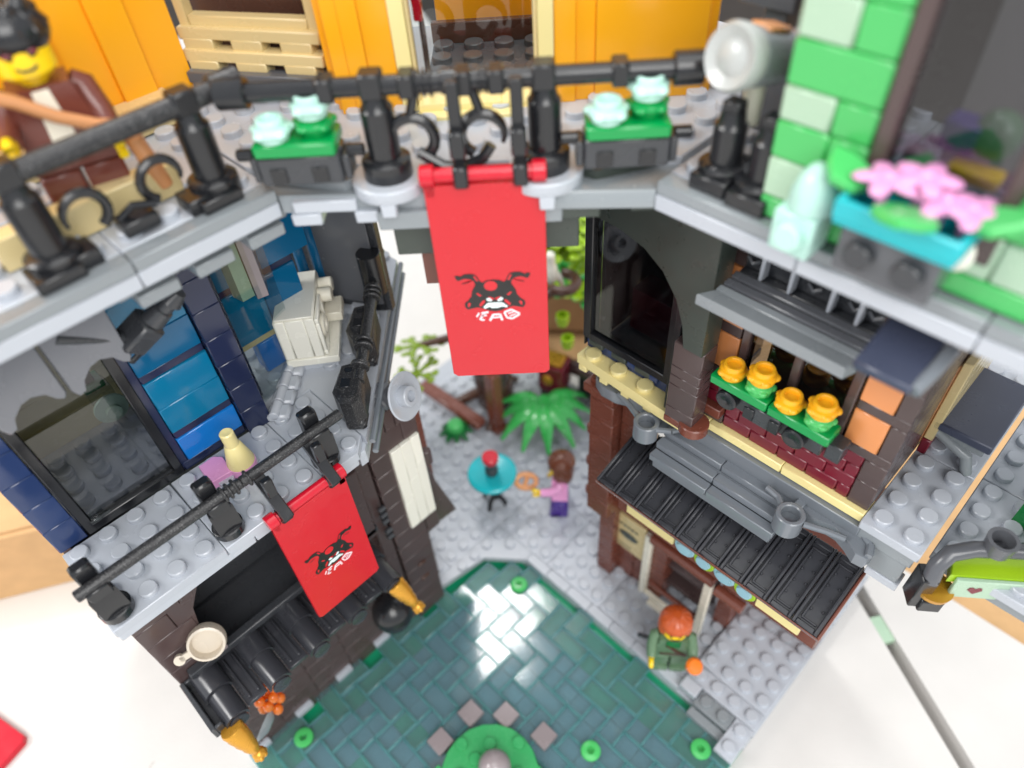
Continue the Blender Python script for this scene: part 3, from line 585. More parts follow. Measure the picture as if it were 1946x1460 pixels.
for z in (3.2, 4.6): m = MB().box(2.48, 2.6, 10.0, 10.5, z, z+.15); part('door_grip', m, 'wood_brown', lh)
for zz in (11.2, 10.7, 10.2, 9.4, 8.9, 3.6, 3.1, 2.6): m = MB().cyl((2.6, 8.85, zz), (2.6, 9.2, zz), .14, n=10); part('hinge_pin', m, 'charcoal', lh)
m = MB().box(1.3, 2.3, 8.55, 9.2, 0, 17.1); part('inner_post', m, 'dark_brown', lh)
m = MB().box(1.6, 2.5, 7.6, 8.5, 9.6, 14.5); m.box(1.5, 2.4, 6.7, 7.6, 9.6, 12.5); part('shutter', m, 'dark_brown', lh)
m = MB().box(-9.5, 1.3, 11.4, 11.8, -.4, 17); part('side_wall', m, 'wood_brown', lh)

# things on and at the shop
pan = thing('white_pan', 'white toy frying pan hanging in the dark shop arch', 'pan', (2.35, .35, 11.4), rot=(math.radians(18), math.radians(55), 0))
m = MB().lathe([(.0, 0), (.62, 0), (.74, .12), (.76, .3), (.72, .55), (.62, .58), (.58, .16), (0, .14)], 26); part('bowl', m, 'pan_white', pan)
m = MB().box(-.14, .14, -1.15, -.7, .3, .5); m.lathe([(.22, 0), (.22, .2)], 12, (0, -1.15, .3)); part('handle', m, 'pan_white', pan)
def horn(lab, loc, d):
    h = thing('gold_horn', lab, 'ornament', loc, rot=Vector(d).to_track_quat('Z', 'Y').to_euler())
    m = MB().lathe([(.0, 0), (.44, 0), (.48, .1), (.44, .35), (.46, .42), (.4, .75), (.41, .85), (.32, 1.2), (.33, 1.3), (.24, 1.6), (.2, 1.75)], 20); part('bell', m, 'gold', h)
    m = MB(); m.T = xf((0, 0, .4)); m.ball((0, 0, 1.55), (.3, .3, .28), 14, 8)
    for k in range(6): m.ball((.2*math.cos(k*1.05), .2*math.sin(k*1.05), 1.66), .13, 8, 6)
    part('knob', m, 'gold', h); return h
horn('gold cone ornament hanging from the left end of the black awning', (5.0, -.95, 9.3), (.4, .1, -.9)); horn('gold cone ornament under the awning beside the white panelled door', (4.75, 7.5, 9.2), (.45, .2, -.87))
fl = thing('flame_piece', 'clear orange toy flame hanging under the black awning', 'flame piece', (3.9, .75, 6.4))
m = MB()
for k in range(12):
    a = k*2.4; m.ball((.42*math.cos(a)*(1-.04*k), .42*math.sin(a), .1+.1*k), (.24, .24, .3), 10, 8)
part('flame', m, 'clear_flame', fl)
dp = thing('grey_dish', 'dark grey round dish hanging on edge under the awning', 'dish', (4.45, .1, 6.2), rot=(math.radians(70), 0, math.radians(-60)))
m = MB().lathe([(.0, -.1), (.3, -.1), (.75, .12), (.8, .2), (.7, .2), (.25, .02), (0, .02)], 24); part('dish', m, 'mid_gray', dp)
dm = thing('black_pot', 'glossy black round pot hanging below the awning beside the gold horn', 'pot', (3.55, 7.45, 3.6))
m = MB().lathe([(0, 0), (.5, .08), (.9, .5), (1.05, 1.1), (.95, 1.6), (.6, 2.0), (.3, 2.15), (0, 2.2)], 28); part('pot_body', m, 'black', dm)
m = MB().box(-1.75, -.7, -.2, .2, .9, 1.3); part('hanger', m, 'charcoal', dm)
# lamp with claw nozzle under the terrace edge
sp = thing('claw_lamp', 'black claw shaped spotlight hanging over the blue tiles', 'lamp', (1.9, 4.0, 25.2), rot=(math.radians(38), math.radians(20), math.radians(-12)))
m = MB().box(-.45, .45, -.5, .6, -.25, .45, .08); m.cyl((0, -.3, .4), (0, -.7, 2.2), .18); part('housing', m, 'charcoal', sp)
m = MB(); m.T = xf((0, .6, .05), (-math.pi/2, 0, 0)); m.lathe([(.36, 0), (.3, .5), (.24, .55), (.24, .8), (.34, .85), (.2, 1.25)], 16); part('nozzle', m, 'charcoal', sp)
m = MB().box(-.42, -.3, -.9, .2, -.2, .0); m.box(.3, .42, -.9, .2, -.2, 0); part('prong', m, 'black', sp)
# cabinet on the balcony
vb = thing('white_cabinet', 'cream white washing machine on the upper balcony', 'washing machine', (-1.34, 10.37, 18.05), math.radians(52)); 
m = MB().box(-1.05, 1.05, -1.55, 1.55, .36, .72); part('base', m, 'white', vb); m = MB().box(-.9, .95, -1.4, 1.4, 0, .35); part('foot', m, 'light_gray', vb)
for x0, x1 in ((-1.05, -.62), (-.62, .12), (.12, .52)): m = MB().box(x0+.005, x1-.005, -1.5, 1.5, .73, 2.72); part('casing', m, 'white', vb)
m = MB().box(-1.0, .5, -1.45, 1.45, 2.73, 2.82); part('lid', m, 'white', vb)
m = MB()
for x0, x1, z0, z1 in ((-1.48, .1, .78, .98), (-1.48, .1, 2.4, 2.65), (-1.48, -1.28, .98, 2.4), (-.1, .1, .98, 2.4)): m.box(.53, .68, x0, x1, z0, z1)
part('door_frame', m, 'white', vb)
m = MB(); m.T = xf((.53, -.7, 1.7), (0, math.pi/2, 0)); m.lathe([(.48, 0), (.48, .18), (.42, .22), (.34, .2), (.3, .08), (0, .08)], 26); part('door_ring', m, 'ivory', vb)
m = MB(); m.T = xf((.6, -.7, 1.7), (0, math.pi/2, 0)); m.lathe([(.29, 0), (.2, .06), (0, .08)], 20); part('door_glass', m, 'mid_gray', vb)
for y, z in ((.45, 2.3), (1.1, 2.3)): m = MB(); m.T = xf((.53, y, z), (0, math.pi/2, 0)); m.lathe([(.3, 0), (.3, .5), (.26, .54)], 18); part('knob', m, 'ivory', vb)
m = MB().box(.53, 1.25, .3, 1.4, .95, 1.4); part('drawer', m, 'ivory', vb)
# pink and cream ornament
ic = thing('cream_cone', 'cream cone standing on a pink round plate on the balcony', 'toy ornament', (1.95, 4.75, 18.0))
m = MB().lathe([(.52, 0), (.52, .38), (.48, .4)], 22, (0, 0, .02)); part('pink_plate', m, 'pink', ic)
m = MB().prism([(-.95, -1.2), (.05, -1.25), (.15, -.45), (-.7, -.35), (-.98, -.6)], .02, .42); part('pink_tile', m, 'pink', ic)
m = MB().lathe([(.5, .42), (.5, .5), (.3, 1.35), (.25, 1.4), (.25, 2.0), (.2, 2.05), (.1, 2.04), (0, 2.02)], 24); part('cone', m, 'cream', ic)
# balcony rail with the hanging banner
br = thing('balcony_rail', 'thin black rail on three clip posts along the lower balcony edge', 'railing', (4, 3, 18.0))
RZ_ = 1.95
m = MB().cyl((.15, -4.55, RZ_), (.15, 1.0, RZ_), .2, n=14); m.cyl((.15, 1.0, RZ_), (.15, 5.0, RZ_), .2, n=14)
for y in (.3, .5, .72, 1.2): m.cyl((.15, y, RZ_), (.15, y+.1, RZ_), .3, n=14)
part('rail', m, 'dusty_black', br)
for y in (-4.0, 0, 4.0):
    m = MB().lathe([(.52, .0), (.52, .28), (.46, .32)], 20, (0, y, .18)); m.prism([(-.45, y-.3), (.35, y-.42), (.35, y+.42), (-.45, y+.3)], .5, 1.6); m.box(-.1, .42, y-.34, y+.34, 1.5, 1.95); m.box(-.5, -.05, y-.3, y+.3, 1.5, 2.6, .08); part('post', m, 'black', br)
def emblem(parent, T, w):
    # printed mask with two dragon horns and lettering; 2-D outlines in banner studs, face along local -y
    def flat(name, polys, mat, lift):
        m = MB(); m.T = T
        for p in polys:
            vs = [(x*w, -lift, z*w) for x, z in p]; n = len(vs)
            m.add(vs, [tuple(range(n))])
        return part(name, m, mat, parent)
    def L(pts): return [((a-920)/648.7, (700-b)/506.) for a, b in pts]
    mir = lambda pts: [(1840-a, b) for a, b in pts][::-1]
    def ccw(p):
        ar_ = sum(p[i][0]*p[(i+1) % len(p)][1]-p[(i+1) % len(p)][0]*p[i][1] for i in range(len(p))); return p if ar_ > 0 else p[::-1]
    halfhead = [(920, 478), (800, 490), (720, 530), (590, 560), (560, 600), (510, 680), (490, 770), (420, 850), (350, 900), (345, 970), (390, 1025), (470, 1010), (580, 990), (700, 1020), (800, 1065), (920, 1085)]
    horn_ = [(590, 570), (570, 500), (520, 460), (470, 450), (400, 440), (330, 460), (280, 480), (240, 440), (225, 385), (290, 380), (330, 400), (400, 360), (500, 355), (590, 370), (640, 420), (670, 490), (720, 530)]
    jaw = [(335, 545), (470, 515), (560, 470), (500, 500), (350, 525)]
    strips = []
    for h in (halfhead, mir(halfhead)[::1]): strips.append(ccw(L(h)))
    for h in (horn_, jaw): strips.append(ccw(L(h))); strips.append(ccw(L(mir(h))))
    e = flat('emblem', strips, 'emblem_black', .012)
    circ = [(870+125*math.cos(a), 590+90*math.sin(a)) for a in [i*math.pi/10 for i in range(20)]]
    marks = [circ]
    for h in ([(400, 910), (440, 890), (465, 910), (430, 970), (400, 980)], [(580, 720), (620, 715), (690, 770), (640, 780)], [(620, 940), (680, 870), (740, 850), (730, 900), (640, 985)], [(560, 400), (600, 400), (650, 490), (620, 500)], [(850, 800), (920, 830), (880, 860), (790, 790)]): marks += [h, mir(h)]
    flat('emblem_red', [ccw(L(p)) for p in marks], 'banner_red', .016)
    wh = [[(690, 990), (780, 910), (920, 905), (1060, 910), (1160, 985), (1140, 1010), (1050, 990), (980, 1010), (850, 1015), (820, 985), (720, 1020)], [(760, 830), (820, 810), (875, 860), (850, 885), (780, 870)], [(970, 860), (1040, 805), (1085, 830), (1060, 870), (985, 885)]]
    flat('emblem_white', [ccw(L(p)) for p in wh], 'emblem_white', .02)
    def bar(a, b, t):
        a = Vector(a); b = Vector(b); d = (b-a).normalized(); n = Vector((-d.y, d.x))*t/2; return [tuple(a+n), tuple(b+n), tuple(b-n), tuple(a-n)]
    let = [bar((540, 1180), (600, 1100), 34), bar((640, 1110), (780, 1090), 40), bar((600, 1240), (690, 1120), 44), bar((620, 1170), (740, 1150), 34), bar((610, 1240), (690, 1245), 34),
           bar((790, 1265), (870, 1140), 46), bar((870, 1145), (1000, 1145), 40), bar((1000, 1140), (1030, 1270), 46), bar((850, 1205), (1000, 1200), 32),
           bar((1080, 1110), (1220, 1060), 40), bar((1080, 1110), (1130, 1220), 40), bar((1120, 1215), (1230, 1240), 40), bar((1220, 1060), (1380, 1150), 40), bar((1230, 1240), (1380, 1155), 40), bar((1150, 1140), (1260, 1110), 24), bar((1180, 1190), (1300, 1150), 24)]
    flat('lettering', [ccw(L(p)) for p in let], 'letter_pink', .014)
plastic('emblem_black', (24, 22, 22), 0.3, bump=0); plastic('emblem_white', (226, 240, 240), 0.3, bump=0); plastic('letter_pink', (255, 226, 232), 0.3, bump=0); plastic('banner_red', (205, 26, 40), 0.22, bump=0.02)
def banner(name, lab, loc, rotz, h, w=3.0):
    b = thing(name, lab, 'banner', loc, rotz)
    m = MB(); pr = [(-w/2, -h+.12), (-w/2+.12, -h), (w/2-.12, -h), (w/2, -h+.12), (w/2, -.25), (-w/2, -.25)]
    m.T = Matrix(((1, 0, 0, 0), (0, 0, -1, .1), (0, 1, 0, 0), (0, 0, 0, 1))); m.prism(pr, 0, .2, .025); part('cloth_panel', m, 'banner_red', b)
    m = MB().cyl((-w/2, 0, 0), (w/2, 0, 0), .2, n=16); m.cyl((-w/2-.05, 0, 0), (-w/2+.32, 0, 0), .29, n=16); m.cyl((w/2-.32, 0, 0), (w/2+.05, 0, 0), .29, n=16); m.box(-w/2, -w/2+.3, -.1, .1, -.6, 0); m.box(w/2-.3, w/2, -.1, .1, -.6, 0); part('top_bar', m, 'red', b)
    emblem(b, Matrix.Translation((0.0, -.1, -h*.52)), 1.0)
    return b
b = banner('hanging_banner', 'red banner with black horned mask emblem on the lower balcony rail', (4.95, 5.5, 18.35), math.pi/2, 6.95, 3.05)
for x in (-.92, 1.05):
    m = MB().box(x-.17, x+.17, .05, .3, .9, 1.75); m.T = xf((x, .5, .85), (-.85, 0, 0)); m.box(-.2, .2, -.15, .15, -1.2, .8); m.T = Matrix.Identity(4); m.box(x-.22, x+.22, -.26, .2, -.28, .28, .06); part('hanger_clip', m, 'black', b)

# ================================================================== terrace (upper deck) with its chamfered corner
te = thing('terrace', 'grey studded upper terrace with a slanted corner above the courtyard', 'toy terrace', (0, 14, 28)); ORG[te.name] = Vector((0, 14, 28))
for y0, y1 in ((-7.8, -3.8), (-3.8, .2), (.2, 4.2), (4.2, 8.2)):
    brick(te, 'light_gray', -.05, 3.95, y0, y1, 28.6, 29.0, True, 'plate'); brick(te, 'mid_gray', 3.95, 4.5, y0, y1, 28.62, 28.98, False, 'edge_tile')
    brick(te, 'light_gray', 3.9, 4.48, y0, y1, 28.15, 28.61, False, 'edge_plate')
brick(te, 'dark_gray', -4.2, 4.2, -7.8, 8.2, 28.1, 28.59, False, 'deck_slab'); brick(te, 'light_gray', -4.05, -.05, -7.8, 8.2, 28.6, 28.98, True, 'plate')
m = MB().prism([(-4.2, 8.25), (4.4, 8.25), (11.8, 14.75), (11.8, 24), (6, 24), (-4.2, 14)], 28.2, 28.72); part('deck_slab', m, 'mid_gray', te)
m = MB().prism([(-4.2, 8.25), (2.9, 8.25), (11.6, 16.1), (11.6, 24), (6, 24), (-4.2, 14)], 28.72, 29.0)
for x in range(-5, 12):
    for y in range(9, 24):
        if x-y < -5.2 and x-y > -12 and x > -4: m.stud(x, y, 29.0)
part('corner_plate', m, 'light_gray', te)
for k in range(5):
    x0 = 11.8+4*k
    for j in range(2): brick(te, 'light_gray', x0, x0+4, 15.3+4*j, 19.3+4*j, 28.6, 29.0, True, 'plate')
    brick(te, 'mid_gray', x0, x0+4, 14.75, 15.3, 28.62, 28.98, False, 'edge_tile'); brick(te, 'light_gray', x0, x0+4, 14.72, 15.28, 28.15, 28.61, False, 'edge_plate')
brick(te, 'dark_gray', 11.8, 31.8, 15.0, 23.5, 28.1, 28.59, False, 'deck_slab')
for k in range(3):
    y = 4.0+1.6*k
    m = MB().box(2.9, 4.05, y, y+1.1, 27.35, 27.72); m.box(2.9, 3.9, y-.4, y+1.35, 27.72, 28.05); part('toothed_plate', m, 'mid_gray', te)
# chamfer local frame: u to the right along the edge, w away from the viewer
OX, OY = 8.15, 11.55; R45 = math.pi/4
def CH(u, w): return (OX+(u-w)/math.sqrt(2), OY+(u+w)/math.sqrt(2))
ce = thing('corner_edge', None, None); bpy.data.objects.remove(ce)
def chpart(name, m, mat):
    M_ = Matrix.Translation((OX, OY, 0)) @ Matrix.Rotation(R45, 4, 'Z'); m.v = [tuple(M_ @ Vector(v)) for v in m.v]; return part(name, m, mat, te)
m = MB().box(-4.6, -2.9, .05, .9, 28.3, 28.65); m.box(-4.7, -3.9, .0, .6, 27.95, 28.3); m.box(-3.0, -2.2, .0, .6, 27.95, 28.3); chpart('edge_plate', m, 'light_gray')
m = MB().prism([(-5.2, .9), (-3.2, .4), (-2.4, .9)], 28.7, 28.98); chpart('edge_plate', m, 'mid_gray')
m = MB().box(2.5, 5.0, .05, .9, 28.25, 28.65); m.box(2.4, 3.5, -.05, .6, 27.8, 28.25); m.box(4.3, 5.1, .0, .6, 27.9, 28.25); chpart('edge_plate', m, 'arch_green_gray')
m = MB().box(-2.4, 2.5, -.1, .5, 27.75, 28.3); chpart('edge_beam', m, 'mid_gray')
m = MB().prism([(5.3, .9), (2.4, .9), (3.4, .3)], 28.7, 28.98); chpart('edge_plate', m, 'arch_green_gray')
for u in (-2.0, 2.1):
    m = MB().lathe([(.98, 28.68), (1.0, 28.72), (1.0, 29.0), (.96, 29.04)], 32, (u, .62, 0)); m.box(u-.2, u+.2, -.36, .0, 28.3, 28.7); chpart('round_plate', m, 'light_gray')
# scattered arch undersides
m = MB().box(-2.2, 3.0, .6, 1.4, 26.4, 28.1); chpart('under_arch', m, 'arch_green_gray')
m = MB().prism([(-1.6, 1.0), (.2, 1.0), (.2, 2.0), (-1.6, 2.0)], 25.0, 28.1); chpart('under_brick', m, 'reddish_brown')

# railings on the terrace
def rail_post(m, x, y, top, r=.46):
    m.lathe([(.62, 0), (.64, .05), (.64, .5), (.52, .58), (r, .6), (r, top-.5), (r*.8, top-.4), (r*.72, top-.15)], 22, (x, y, 0)); return m
tr = thing('terrace_rail', 'thick black rail on round posts along the left terrace edge', 'railing', (3.5, 3, 29.0))
m = MB().cyl((0, -7, 2.45), (0, 5.1, 2.45), .26, n=16); m.cyl((0, 4.85, 2.45), (0, 5.6, 2.45), .38, n=16); part('rail', m, 'dusty_black', tr)
for y in (-4.2, -.05, 4.1):
    m = rail_post(MB(), 0, y, 2.4, .42); m.box(-.2, .75, y-.75, y+.35, 0, .32); m.box(-.28, .28, y-.3, y+.3, 2.2, 2.8, .06); part('post', m, 'black', tr)
def curl(c, ax, r=.5, th=.11, a0=-60, a1=200, flip=1):
    pts = []
    for i in range(15):
        a = math.radians(a0+(a1-a0)*i/14); pts.append(Vector(c)+Vector(ax)*(r*math.cos(a)*flip)+Vector((0, 0, r*math.sin(a))))
    return pts
for y, f in ((1.0, 1), (2.9, -1), (-2.6, 1)):
    m = MB().tube(curl((0, y, 1.0), (0, 1, 0), .5, .11, -60, 200, f), [.13]*10+[.12, .11, .09, .07, .05], 8); m.box(-.25, .55, y-.5*f-.3, y-.5*f+.3, 0, .4); part('scroll', m, 'black', tr)
m = MB().box(-.3, .4, 1.5, 2.4, .15, .5); m.tube([(0, 1.6, .5), (.1, 2.0, .75), (.2, 2.5, .6)], .1, 8); part('clip_plate', m, 'black', tr)
cr = thing('corner_rail', 'black rail with scrolls and clips across the slanted terrace corner', 'railing', CH(0, .55)+(29.0,), R45)
m = MB().cyl((-5.3, 0, 2.42), (5.4, 0, 2.42), .24, n=16); m.cyl((-5.75, 0, 2.42), (-5.0, 0, 2.42), .38, n=16); m.cyl((5.15, 0, 2.42), (5.85, 0, 2.42), .4, n=16)
for u in (-.95, -.78, -.62, .55, .68): m.cyl((u, 0, 2.42), (u+.08, 0, 2.42), .32, n=16)
m.cyl((-.35, 0, 2.42), (.3, 0, 2.42), .29, n=16); part('rail', m, 'black', cr)
for u in (-2.0, 2.1): m = rail_post(MB(), u, .05, 2.35, .42); m.box(u-.28, u+.28, -.28, .28, 2.15, 2.78, .05); part('post', m, 'black', cr)
for u in (-3.1, 3.9, -1.15, .2, .98):
    m = MB().box(u-.2, u+.2, -.3, .3, 2.15, 2.72, .05); part('rail_clip', m, 'black', cr)
for u, f in ((-1.2, 1), (.55, -1)):
    m = MB().tube(curl((u, -.05, 1.05), (1, 0, 0), .55, .13, -60, 205, f), [.15]*10+[.14, .12, .1, .08, .06], 8); m.tube([(u, -.05, 1.6), (u+.2*f, 0, 2.3)], .13, 8); part('scroll', m, 'black', cr)
m = MB().tube([(-1.1, -.2, .75), (-.5, -.25, .35), (0, -.25, .3), (.5, -.25, .5), (.75, -.2, .85)], .15, 8); part('scroll', m, 'black', cr)
# the corner banner
cb_ = banner('hanging_banner', 'red banner with black horned mask emblem on the slanted terrace corner', CH(.5, -.05)+(29.3,), R45, 7.25, 3.1)
for x in (-.55, .95):
    m = MB().box(x-.16, x+.16, .0, .25, .2, 2.35); m.box(x-.2, x+.2, -.22, .12, .5, 1.2, .05); m.box(x-.19, x+.19, -.28, .24, -.3, .3, .06); part('hanger_clip', m, 'black', cb_)
# flower boxes with mint flowers
def flower(m, x, y, z, r=.54):
    m.lathe([(.38, 0), (.4, .03), (.4, .13), (r*.84, .15), (r*.9, .2), (r*.9, .27), (r*.84, .33), (.35, .36), (.35, .5), (.32, .54), (.25, .54), (.22, .5), (.2, .42), (0, .41)], 28, (x, y, z))
    for k in range(5):
        a = k*2*math.pi/5+.4; m.ball((x+r*.74*math.cos(a), y+r*.74*math.sin(a), z+.235), (r*.34, r*.34, .105), 14, 8)
    return m
def mint_box(lab, u):
    t = thing('flower_box', lab, 'flower box', CH(u, .3)+(29.0,), R45, 'mint flower boxes on the slanted corner')
    m = MB().box(-1.05, 1.05, -.42, .5, .25, 1.05, .06); m.box(-1.25, -1.06, -.3, .4, .3, .95); m.box(1.06, 1.25, -.3, .4, .3, .95); part('box', m, 'charcoal', t)
    for x in (-.55, .5): m = MB().box(x-.2, x+.2, -.47, -.43, .35, .75, .015); part('socket', m, 'black', t)
    for x in (-1.4, 1.4): m = MB().cyl((x-.22, 0, .95), (x+.22, 0, .95), .16, n=12); part('side_clip', m, 'black', t)
    m = MB().box(-1.02, 1.02, -.52, .6, 1.06, 1.42, .06); part('green_plate', m, 'green', t)
    m = flower(MB(), -.5, -.12, 1.42); part('flower', m, 'mint', t)
    m = flower(MB(), .5, .15, 1.42); part('flower_base', m, 'green', t); m = flower(MB(), .5, .15, 1.84, .52); part('flower', m, 'mint', t)
    return t
mint_box('black box of pale mint flowers on the terrace corner next to the long left rail', -4.05); mint_box('black box of pale mint flowers on the terrace corner next to the spotlight', 4.1)

# ================================================================== yellow tower
yt = thing('yellow_tower', 'tall orange yellow walled tower with a tan framed doorway', 'toy building', CH(1.5, 4.1)+(29.0,), R45)
def YB(u0, u1, w0, w1, z0, z1, mat, name): return brick(yt, mat, u0-1.5, u1-1.5, w0, w1, z0, z1, False, name, .015, 0.001)
for u0, u1, w in ((-3.75, -3.3, 0), (-3.3, -2.75, -.06), (-2.75, -1.95, 0), (2.5, 3.1, 0), (3.1, 3.65, .1), (3.65, 6.7, 0)): YB(u0, u1, w, .6, .0, 9, 'orange_yellow', 'wall_panel')
YB(-4.0, -3.76, .3, 6, 0, 9, 'orange_yellow', 'wall_panel'); YB(6.71, 7.0, .2, 5, 0, 9, 'orange_yellow', 'wall_panel')
for u0, u1 in ((-1.94, -1.5), (2.05, 2.49)): YB(u0, u1, -.05, .5, 0, 9, 'cream', 'door_post')
for u0, u1 in ((-1.49, -1.38), (1.93, 2.04)): YB(u0, u1, .0, .35, .0, 9, 'tan', 'door_trim')
m = MB().box(-3.0, .54, .12, .2, .9, 9, .02); part('door_pane', m, 'glass_clear', yt)
m = MB().box(-2.9, .5, .3, 6.5, -.3, .02)
for i in range(4):
    for j in range(5): m.stud(-2.5+1.0*i, 1.2+1.0*j, .02, .33)
part('floor_plate', m, 'dark_gray', yt)
for k in range(3): m = MB().prism([(-2.95+1.2*k, -.3), (-1.75+1.2*k, -.3), (-1.75+1.2*k, .3), (-2.35+1.2*k, .75), (-2.95+1.2*k, .3)], .03, .3-.02*k); part('threshold_plate', m, 'cream', yt)
m = MB().prism([(-2.3, .76), (-.1, .76), (-.5, 1.25), (-1.9, 1.25)], .03, .28); part('threshold_plate', m, 'cream', yt)
m = MB().box(-3.4, .9, -.7, -.31, -.2, .12); part('door_step', m, 'cream', yt)
m = MB().box(-2.9, .5, 4.6, 4.9, 0, .7); part('inner_shelf', m, 'wood_brown', yt); m = MB().box(-2.9, .5, 6.4, 6.7, 0, 9); part('inner_wall', m, 'orange_yellow', yt); m = MB().box(-2.85, -2.6, .5, .8, 2.3, 3); part('red_tag', m, 'red', yt)
m = MB().box(-2.75, -2.6, .7, .9, .0, 2.3); part('curtain_cord', m, 'dark_brown', yt)
# wing to the left: yellow panels facing the left terrace, recessed tan windows
yw = thing('yellow_wing', 'orange yellow wing wall behind the figure with a tan window frame', 'toy building', (-2, 6, 29.0)); ORG[yw.name] = Vector((-2, 6, 29))
for y0, y1, x in ((-2, 2.2, -1.95), (2.2, 5.2, -1.95), (5.2, 6.2, -1.75), (6.2, 7.4, -1.95), (7.4, 8.4, -1.78), (8.4, 9.6, -1.95)): brick(yw, 'orange_yellow', -2.8, x, y0, y1, 29.02, 38, False, 'wall_panel', .015, 0.001)
for y0, y1 in ((-2, 3.0), (3.0, 6.2), (6.2, 8.6)): brick(yw, 'tan', -1.94, -.9, y0, y1, 29.02, 29.75, False, 'plinth')
for y0, y1 in ((2.0, 4.6), (4.6, 6.6)): brick(yw, 'tan', 2.15, 2.75, y0, y1, 29.02, 29.85, False, 'low_wall')
m = MB().box(-1.94, -1.8, 5.6, 6.1, 31.2, 33); part('teal_tile', m, 'teal', yw)
def toothed(z, mat, d):
    m = MB(); m.T = xf((-2.2+d, 9.7-d, z), (0, 0, math.radians(31))); m.box(0, 4.6, 0, .5, .25, .6)
    for k in range(3): m.box(.1+1.6*k, 1.1+1.6*k, -.02, .5, -.08, .3)
    return m
part('window_sill', toothed(30.45, 'tan', 0), 'tan', yw); part('window_sill', toothed(29.85, 'tan', .1), 'tan', yw); part('toothed_plate', toothed(29.3, 'dark_gray', .3), 'dark_gray', yw)
m = MB(); m.T = xf((-2.3, 9.9, 31.02), (0, 0, math.radians(31))); m.box(0, .35, 0, .4, 0, 7); m.box(4.2, 4.6, 0, .4, 0, 7); m.box(.36, 4.19, 0, .4, 0, .3); part('window_frame', m, 'tan', yw)
m = MB(); m.T = xf((-2.3, 10.4, 29.0), (0, 0, math.radians(31))); m.box(-.5, 5, .5, .9, 0, 9); part('dark_room', m, 'wood_brown', yw)

# ================================================================== green tower on the right
gt = thing('green_tower', 'bright green and pale green walled tower with a dark framed window', 'toy building', (18, 17, 29.0)); ORG[gt.name] = Vector((18, 17, 29))
rows = [(29.02, .55, [(14.45, 15.4, 'bright_green'), (15.4, 16.5, 'bright_green'), (18.3, 20.4, 'bright_green'), (20.4, 24, 'sand_green')]),
        (29.57, .95, [(14.45, 15.35, 'sand_green'), (15.35, 16.5, 'sand_green'), (18.3, 19.4, 'sand_green'), (19.4, 20.6, 'sand_green'), (20.6, 24, 'bright_green')]),
        (30.52, .85, [(14.45, 15.65, 'bright_green'), (15.65, 16.5, 'bright_green'), (19.3, 21, 'bright_green'), (21, 24, 'sand_green')]),
        (31.37, .75, [(14.45, 15.6, 'sand_green'), (15.6, 16.5, 'bright_green')]), (32.12, .95, [(14.45, 16.5, 'bright_green')]), (33.07, .9, [(14.45, 15.6, 'sand_green'), (15.6, 16.5, 'bright_green')]),
        (33.97, .95, [(14.45, 16.5, 'bright_green')]), (34.92, .95, [(14.45, 15.6, 'bright_green'), (15.6, 16.5, 'sand_green')]), (35.87, .95, [(14.45, 16.5, 'bright_green')])]
for z, h, cells in rows:
    for x0, x1, mt in cells: brick(gt, mt, x0, x1, 15.05, 16.2, z, z+h-.02, False, 'brick', .05)
m = MB().box(14.65, 14.9, 16.2, 22, 29.02, 37); m.box(14.9, 23, 21.7, 22, 29.02, 37); part('rear_wall', m, 'dark_brown', gt)
wf = MB().box(16.52, 16.85, 15.0, 15.6, 30.0, 37); wf.box(19.0, 19.3, 15.0, 15.6, 30.4, 37); wf.box(16.53, 19.29, 15.01, 15.59, 29.9, 30.5); win = part('window', wf, 'dark_brown', gt)
m = MB().box(16.85, 19.0, 15.2, 15.3, 30.5, 37, .02); part('pane', m, 'glass_smoke', win)
m = MB().box(16.52, 18.3, 15.1, 16.2, 29.02, 29.9); part('sill_block', m, 'dark_gray', gt)
m = MB().box(16.9, 19.3, 18.6, 18.8, 29.5, 37); part('inner_screen', m, 'gray_stone', gt); m = MB().box(17.3, 18.0, 16.2, 16.8, 31.2, 31.8); part('purple_box', m, 'purple', gt); m = MB().box(17.7, 18.7, 15.9, 16.4, 30.85, 31.1); part('yellow_bar', m, 'skin_yellow', gt)
m = MB().ball((18.2, 16.6, 31.6), (.45, .45, .5)); part('green_ball', m, 'moss', gt); m = MB().ball((17.1, 15.9, 31.1), .22); part('grey_ball', m, 'gray_stone', gt)
m = MB().box(18.2, 18.35, 14.7, 15.04, 29.1, 30.0); part('orange_strip', m, 'peach', gt)
m = MB(); m.T = xf((18.75, 14.98, 30.0), (math.pi/2, 0, 0)); m.ball((0, 0, 0), (.3, .42, .12)); part('white_petal', m, 'white', gt)
dm = thing('mint_dome', 'pale mint dome on a studded block at the green tower corner', 'toy ornament', (15.75, 14.55, 29.0))
m = MB().box(-.48, .48, -.42, .48, 0, 1.0, .05); m.T = xf((0, -.42, .52), (math.pi/2, 0, 0)); m.lathe([(.32, 0), (.32, .2), (.28, .24)], 20); part('stud_block', m, 'mint', dm)
m = MB().lathe([(.46, 1.0), (.5, 1.05), (.49, 1.4), (.38, 1.75), (.2, 1.98), (0, 2.05)], 22, (.1, .05, 0)); part('dome', m, 'mint', dm)
pl = thing('window_planter', 'turquoise trough with pink flowers and green leaves under the tower window', 'planter', (17.75, 14.45, 30.35))
m = MB().prism([(-1.15, -.55), (1.2, -.55), (1.2, .5), (-1.15, .5)], 0, .12); m.box(-1.2, 1.25, -.6, -.45, .1, .55, .06); m.box(-1.2, 1.25, .4, .55, .1, .55, .06); m.box(-1.2, -1.05, -.5, .45, .1, .55, .06); m.box(1.1, 1.25, -.5, .45, .1, .55, .06); part('trough', m, 'cyan', pl)
